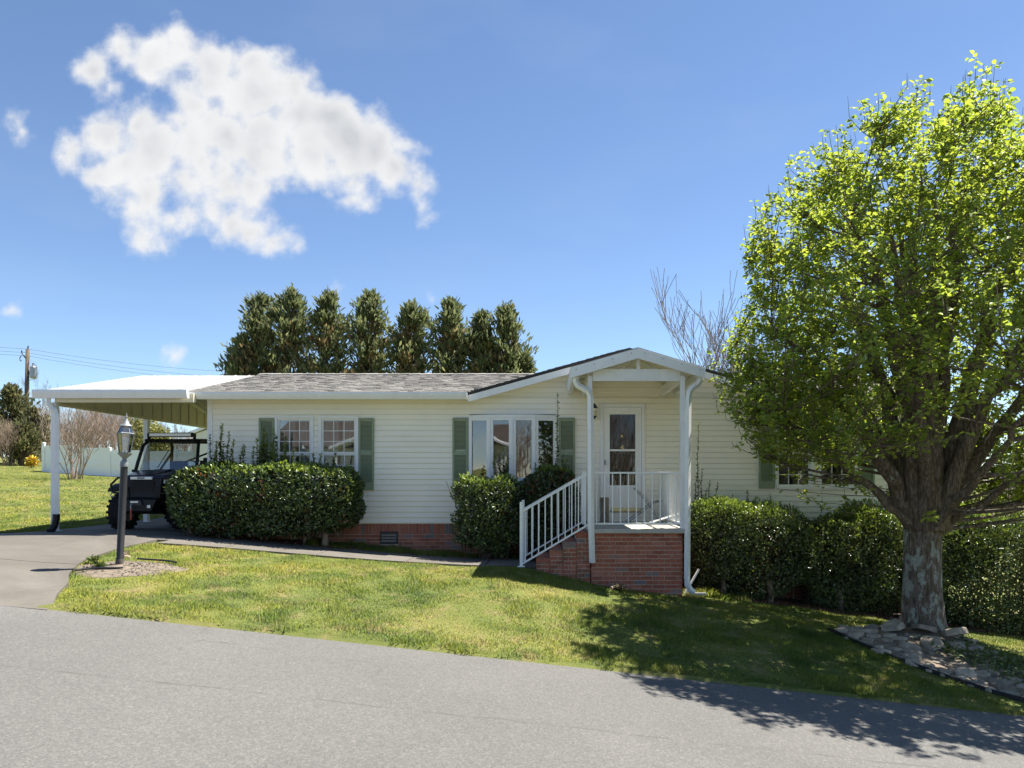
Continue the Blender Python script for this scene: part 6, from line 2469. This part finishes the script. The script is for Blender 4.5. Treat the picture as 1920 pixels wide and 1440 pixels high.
# utility pole and wires
PYY = 62.0
px0 = (50 - CX) / F * PYY
gz0 = g1(px0, PYY)
pole = thing('utility_pole', 'brown wooden utility pole with transformer above the thicket', 'utility pole', (px0, PYY, gz0))
ph = H - (655 - CY) / F * PYY - gz0
MB().tube([(0, 0, -0.3), (0, 0, ph * 0.5), (0.08, 0, ph)], [0.20, 0.17, 0.13], 12).build('pole', M['pole_wood'], pole, smooth=True)
MB().tube([(0.55, 0, ph - 2.35), (0.55, 0, ph - 2.25), (0.55, 0, ph - 1.45), (0.55, 0, ph - 1.38)], [0.22, 0.26, 0.26, 0.2], 14).build('transformer', M['grey_metal'], pole)
MB().tube([(0.5, 0, ph - 1.4), (0.5, 0, ph - 1.1)], 0.05, 8).build('bushing', M['grey_metal'], pole)
MB().tube([(0.1, 0, ph - 1.9), (0.3, 0, ph - 1.9)], 0.06, 6).build('bracket', M['dark_metal'], pole)
MB().tube([(0.05, 0, ph - 0.9), (-0.38, 0, ph - 0.3), (-0.40, 0, ph - 0.1)], 0.05, 6).build('cutout_arm', M['dark_metal'], pole)
MB().tube([(-0.42, 0, ph - 0.5), (-0.55, 0, ph - 0.7), (-0.52, 0, ph - 0.95), (-0.40, 0, ph - 0.9)], 0.035, 6).build('jumper', M['wire'], pole)
MB().tube([(0.1, -0.02, ph), (0.14, -0.02, ph + 0.28)], 0.05, 6).build('insulator', M['dark_metal'], pole)
MB().tube([(0.5, 0, ph - 1.1), (0.85, -.1, ph - 1.35), (0.92, -.1, ph - 1.9), (0.7, -.1, ph - 2.4), (0.3, -.1, ph - 2.5)], 0.02, 5).build('cable_loop', M['wire'], pole)
for (ya, yb, lab) in ((648, 697, 'topmost thin power line running from the utility pole over the carport roof'),
                      (655, 708, 'middle thin power line running from the utility pole over the carport roof'),
                      (661, 716, 'lowest thin power line running from the utility pole over the carport roof')):
    a, b = P(-160, ya - 16, PYY), P(50, ya + 6, PYY)
    c = P(430, yb, PYY + 4)
    e = P(900, yb + 36, PYY + 8)
    w = MB()
    pts = []
    for (p, q, sg) in ((a, b, 0.15), (b, c, 0.25), (c, e, 0.2)):
        for t in np.linspace(0, 1, 10)[:-1]:
            s = p.lerp(q, t)
            pts.append(s - Vector((0, 0, sg * 4 * t * (1 - t))))
    pts.append(e)
    w.tube(pts, 0.010, 4, cap=False)
    tag(w.build('power_line', M['wire'], fix=False), lab, 'power line')

# white vinyl fence
fe = thing('vinyl_fence', 'white vinyl privacy fence stepping down behind the lawn', 'fence', P(82, 885, 40))
fo = fe.location.copy()
for k in range(9):
    px = 82 + 61.7 * k
    x = (px - CX) / F * 40
    xn = (px + 61.7 - CX) / F * 40
    g = g1(x, 40)
    gn = g1(xn, 40)
    topz = g + 1.42
    o = MB().box(x - 0.065, x + 0.065, 39.93, 40.07, g - 0.2, topz + 0.06).build('post', M['fence_vinyl'], fe)
    o.matrix_parent_inverse = Matrix.Translation(-fo)
    c = MB().prism([(x - 0.085, topz + 0.061), (x + 0.085, topz + 0.061), (x, topz + 0.12)], 'y', 39.91, 40.09).build('post_cap', M['fence_vinyl'], o)
    if k < 8:
        zb = min(g, gn) - 0.02
        tz = topz - 0.04
        pn = MB().box(x + 0.066, xn - 0.066, 39.985, 40.015, zb, tz - 0.13).build('panel', M['fence_vinyl'], fe)
        pn.matrix_parent_inverse = Matrix.Translation(-fo)
        for (z0, z1) in ((tz - 0.13, tz), (zb + 0.62, zb + 0.72), (zb + 0.0, zb + 0.12)):
            MB().box(x + 0.066, xn - 0.066, 39.96, 40.04, z0 + 0.001, z1).build('rail', M['fence_vinyl'], pn)
# side return of the fence towards the back
x0 = (82 - CX) / F * 40
m = MB()
m.box(x0 - 0.02, x0 + 0.02, 40.08, 52, g1(x0, 46) - 0.5, g1(x0, 40) + 1.36)
o = m.build('return_panel', M['fence_vinyl'], fe)
o.matrix_parent_inverse = Matrix.Translation(-fo)

# little shed behind the carport
sx = (352 - CX) / F * 34
sg = g1(sx + 1.5, 34)
shed = thing('garden_shed', 'small pale shed with white gable trim behind the carport', 'shed', (sx + 1.7, 34, sg))
e_ = H + (CY - 817) / F * 34 - sg
MB().prism([(-1.5, 0), (1.5, 0), (1.5, e_ + 0.05), (0, e_ + 0.62), (-1.5, e_ + 0.05)], 'y', 0.1, 2.6).build('wall', M['shed_wall'], shed)
for s in (-1, 1):
    MB().prism([(s * 1.75, e_), (0, e_ + 0.70), (0, e_ + 0.84), (s * 1.75, e_ + 0.14)], 'y', 0.0, 2.8).build('roof', M['fence_vinyl'], shed)

# house across the street, seen mirrored in the panes
nb = thing('neighbour_house', 'pale sided house with brown roof across the street', 'house', (-9.5, -15, g1(-9.5, -15)))
g = nb.location.z
MB().box(-6, 6, -8, 0, 0, 2.9).build('wall', M['fence_vinyl'], nb)
MB().prism([(0.5, 2.85), (-4, 4.6), (-8.5, 2.85), (-8.5, 2.72), (-4, 4.45), (0.5, 2.72)], 'x', -6.4, 6.4).build('roof', M['brown_roof'], nb, fix=False)
MB().prism([(-2.2, 2.75), (0, 3.6), (2.2, 2.75), (2.2, 2.6), (0, 3.42), (-2.2, 2.6)], 'y', -3, 2.0).build('porch_roof', M['fence_vinyl'], nb, fix=False)
for x in (-1.9, 1.9):
    MB().box(x - 0.08, x + 0.08, 1.7, 1.86, -0.3, 2.62).build('porch_post', M['fence_vinyl'], nb)
for x in (-4.2, 3.2, 4.8):
    w = MB().box(x - 0.5, x + 0.5, 0.001, 0.05, 1.0, 2.2).build('window', M['interior'], nb)
    MB().box(x - 0.58, x - 0.5, 0.001, 0.07, 0.95, 2.25).build('frame', M['fence_vinyl'], w)
    MB().box(x + 0.5, x + 0.58, 0.001, 0.07, 0.95, 2.25).build('frame', M['fence_vinyl'], w)
MB().box(-0.5, 0.5, 0.001, 0.06, 0.0, 2.05).build('door', M['brown_roof'], nb)
for (x, y, s) in ((1.5, -17, 1.3), (4.5, -19, 1.5), (-0.5, -22, 1.7)):
    o = link('bare_tree', thk[0])
    o.location = (x, y, g1(x, y))
    o.scale = (s, s, s)
    tag(o, 'brown leafless tree around the house across the street', 'tree', 'bare trees across the street')

# ------------------------------------------------------------------ lawn
def vnoise(X, Y, cell, seed):
    """smooth value noise 0..1 over the ground plane"""
    g = np.random.default_rng(seed + 500).uniform(0, 1, (257, 257))
    u, v = (X / cell) % 256, (Y / cell) % 256
    i, j = u.astype(int), v.astype(int)
    a, b = u - i, v - j
    a, b = a * a * (3 - 2 * a), b * b * (3 - 2 * b)
    return (g[i, j] * (1 - a) + g[i + 1, j] * a) * (1 - b) + (g[i, j + 1] * (1 - a) + g[i + 1, j + 1] * a) * b


def blades(name, X, Y, hmin, hmax, wid, mat, seed, lean=0.45, lift=0.0):
    rs = np.random.default_rng(seed)
    n = len(X)
    Z = gz(X, np.maximum(Y, 8.0)) - 0.006 + lift
    h = rs.uniform(hmin, hmax, n) * (0.45 + 1.35 * vnoise(X, Y, 0.30, seed) ** 1.6)
    a = rs.uniform(0, 2 * math.pi, n)
    b = rs.uniform(0, 2 * math.pi, n)
    ln = np.abs(rs.normal(0, lean, n)) * h
    w = wid * rs.uniform(0.6, 1.2, n)
    sx_, sy_ = np.cos(a) * w / 2, np.sin(a) * w / 2
    V = np.empty((n, 3, 3), np.float32)
    V[:, 0] = np.c_[X - sx_, Y - sy_, Z]
    V[:, 1] = np.c_[X + sx_, Y + sy_, Z]
    V[:, 2] = np.c_[X + np.cos(b) * ln, Y + np.sin(b) * ln, Z + h]
    me = arr_mesh(name, V.reshape(-1, 3), np.arange(n * 3).reshape(-1, 3), mat)
    return link(name, me)


rs = np.random.default_rng(77)
n = 720000
X = rs.uniform(-6.7, 12.5, n)
Y = 7.9 + 5.1 * rs.uniform(0, 1, n) ** 1.1
ok = (X > drive_x(Y) + 0.02 + rs.normal(0, .015, n)) & (Y > 7.945 + 0.03 * np.sin(2.3 * X) * np.cos(0.9 * X + 1) + 0.075 * vnoise(X, Y * 0, 0.16, 4) + np.abs(rs.normal(0, .012, n)))
ok &= rs.uniform(size=n) < 0.35 + 1.1 * vnoise(X, Y, 0.22, 9)
ok &= ~((X < 0.1) & (Y > 12.47 + rs.normal(0, .012, n)))
ok &= ~((X > -0.42) & (X < 2.26) & (Y > 12.14))
ok &= ~((X > 0.05) & (X < 0.8) & (Y > 12.14))
ok &= ~((X >= 2.26) & (Y > 12.92 + 0.06 * np.sin(5 * X) + rs.normal(0, .05, n)))
e = ((X - LAMP_BED[0]) / LAMP_BED[2]) ** 2 + ((Y - LAMP_BED[1]) / LAMP_BED[3]) ** 2
ok &= ~((e < 0.9 + rs.normal(0, .12, n)) & (rs.uniform(size=n) > 0.13))
ok &= ~(in_poly(X, Y, BED) & (rs.uniform(size=n) > np.where((X > 5.3) | (Y < 9.3), 0.10, 0.03)))
ok &= ~(((X - 5.42) ** 2 + (Y - 11) ** 2) < 0.4 ** 2)
X, Y = X[ok], Y[ok]
tag(blades('lawn_grass', X, Y, 0.012, 0.045, 0.011, M['grass_blade'], 1, 0.7), 'short patchy green and straw coloured front lawn', 'grass', kind='stuff')
# far lawn left of the carport
n = 300000
Y = 14.0 + 34 * rs.uniform(0, 1, n) ** 1.6
X = -9.2 - rs.uniform(0, 1, n) * (Y * 0.8 - 8.0).clip(1.5, None)
ok = ~((Y < 14.05) & (X > -14))
ok2 = rs.uniform(size=n) < 1
X, Y = X[ok & ok2], Y[ok & ok2]
n2 = 60000
Y2 = 14.0 + 26 * rs.uniform(0, 1, n2)
X2 = rs.uniform(-9.2, -5.8, n2)
k2 = (Y2 > 21.0)
X, Y = np.r_[X, X2[k2]], np.r_[Y, Y2[k2]]
tag(blades('back_lawn_grass', X, Y, 0.015, 0.05, 0.022, M['grass_blade'], 2, 0.7), 'sunny green lawn rising behind the carport', 'grass', kind='stuff')
# weeds in the bed along the brick skirt and under the right hedge
n = 15000
X = rs.uniform(-4.3, -0.5, n)
Y = rs.uniform(13.70, 14.36, n)
ok = np.sin(X * 6) * 0.5 + np.sin(X * 13 + Y * 9) * 0.5 > -0.35 + rs.normal(0, .3, n)
X2 = rs.uniform(2.3, 3.4, 5000)
Y2 = rs.uniform(12.6, 13.2, 5000)
X, Y = np.r_[X[ok], X2], np.r_[Y[ok], Y2]
tag(blades('bed_weeds', X, Y, 0.03, 0.11, 0.014, M['grass_blade'], 3, 0.8, 0.02), 'ragged weeds and grass growing along the brick skirt', 'weeds', kind='stuff')
n = 1500
X = np.r_[rs.uniform(-6.2, -0.6, n), rs.uniform(2.5, 8.5, n)]
Y = np.r_[rs.uniform(13.7, 14.35, n), rs.uniform(12.95, 13.6, n)]
C = np.c_[X, Y, gz(X, Y) + 0.028]
a = rs.uniform(0, 6.28, 2 * n)
V, Fq = leaf_arrays(C, np.c_[np.cos(a), np.sin(a), rs.normal(0, .15, 2 * n)], np.c_[rs.normal(0, .3, (2 * n, 2)), np.ones(2 * n)], rs.uniform(.03, .07, 2 * n), rs.uniform(.02, .04, 2 * n))
tag(link('leaf_litter', arr_mesh('leaf_litter', V, Fq, M['dry_leaf'])), 'scattered dry brown leaves on the beds under the shrubs', 'dead leaves', kind='stuff')
# ivy and weeds over the far end of the stone bed
n = 2600
X = rs.uniform(5.0, 6.4, n * 3)
Y = rs.uniform(8.3, 10.9, n * 3)
ok = in_poly(X, Y, BED) & (X > 4.55 + (10.8 - Y) * 0.55 + rs.normal(0, .15, n * 3))
X, Y = X[ok][:n], Y[ok][:n]
n = len(X)
C = np.c_[X, Y, gz(X, Y) + rs.uniform(0.02, 0.12, n)]
a = rs.uniform(0, 6.28, n)
L = rs.uniform(.03, .06, n)
V, Fq = leaf_arrays(C, np.c_[np.cos(a), np.sin(a), rs.normal(.3, .3, n)], np.c_[rs.normal(0, .5, (n, 2)), np.ones(n)], L, L * 0.7)
tag(link('bed_creeper', arr_mesh('bed_creeper', V, Fq, M['weed_leaf'])), 'low leafy creeper spreading over the stones right of the trunk', 'ground cover', kind='stuff')

# pebbles over the lamp bed
mb = MB()
rq = random.Random(31)
for _ in range(420):
    a, q = rq.uniform(0, 6.283), math.sqrt(rq.uniform(0, 1))
    x, y = LAMP_BED[0] + 0.66 * q * math.cos(a), LAMP_BED[1] + 0.46 * q * math.sin(a)
    if x < float(drive_x(y)) + 0.06:
        continue
    s = rq.uniform(0.008, 0.026)
    z = g1(x, y) + 0.045 * (1 - q * q) + 0.004
    t = rq.uniform(0, 6.28)
    pts = [(x + s * math.cos(t + k * 1.57) * rq.uniform(.7, 1.2), y + s * math.sin(t + k * 1.57) * rq.uniform(.7, 1.2)) for k in range(4)]
    mb.hexa([(p[0], p[1], z - 0.01) for p in pts] + [(x + (p[0] - x) * .7, y + (p[1] - y) * .7, z + s * 0.6) for p in pts])
tag(mb.build('pebbles', M['stone'], fix=False), 'small loose pebbles scattered over the bed around the lamp post', 'gravel', kind='stuff')
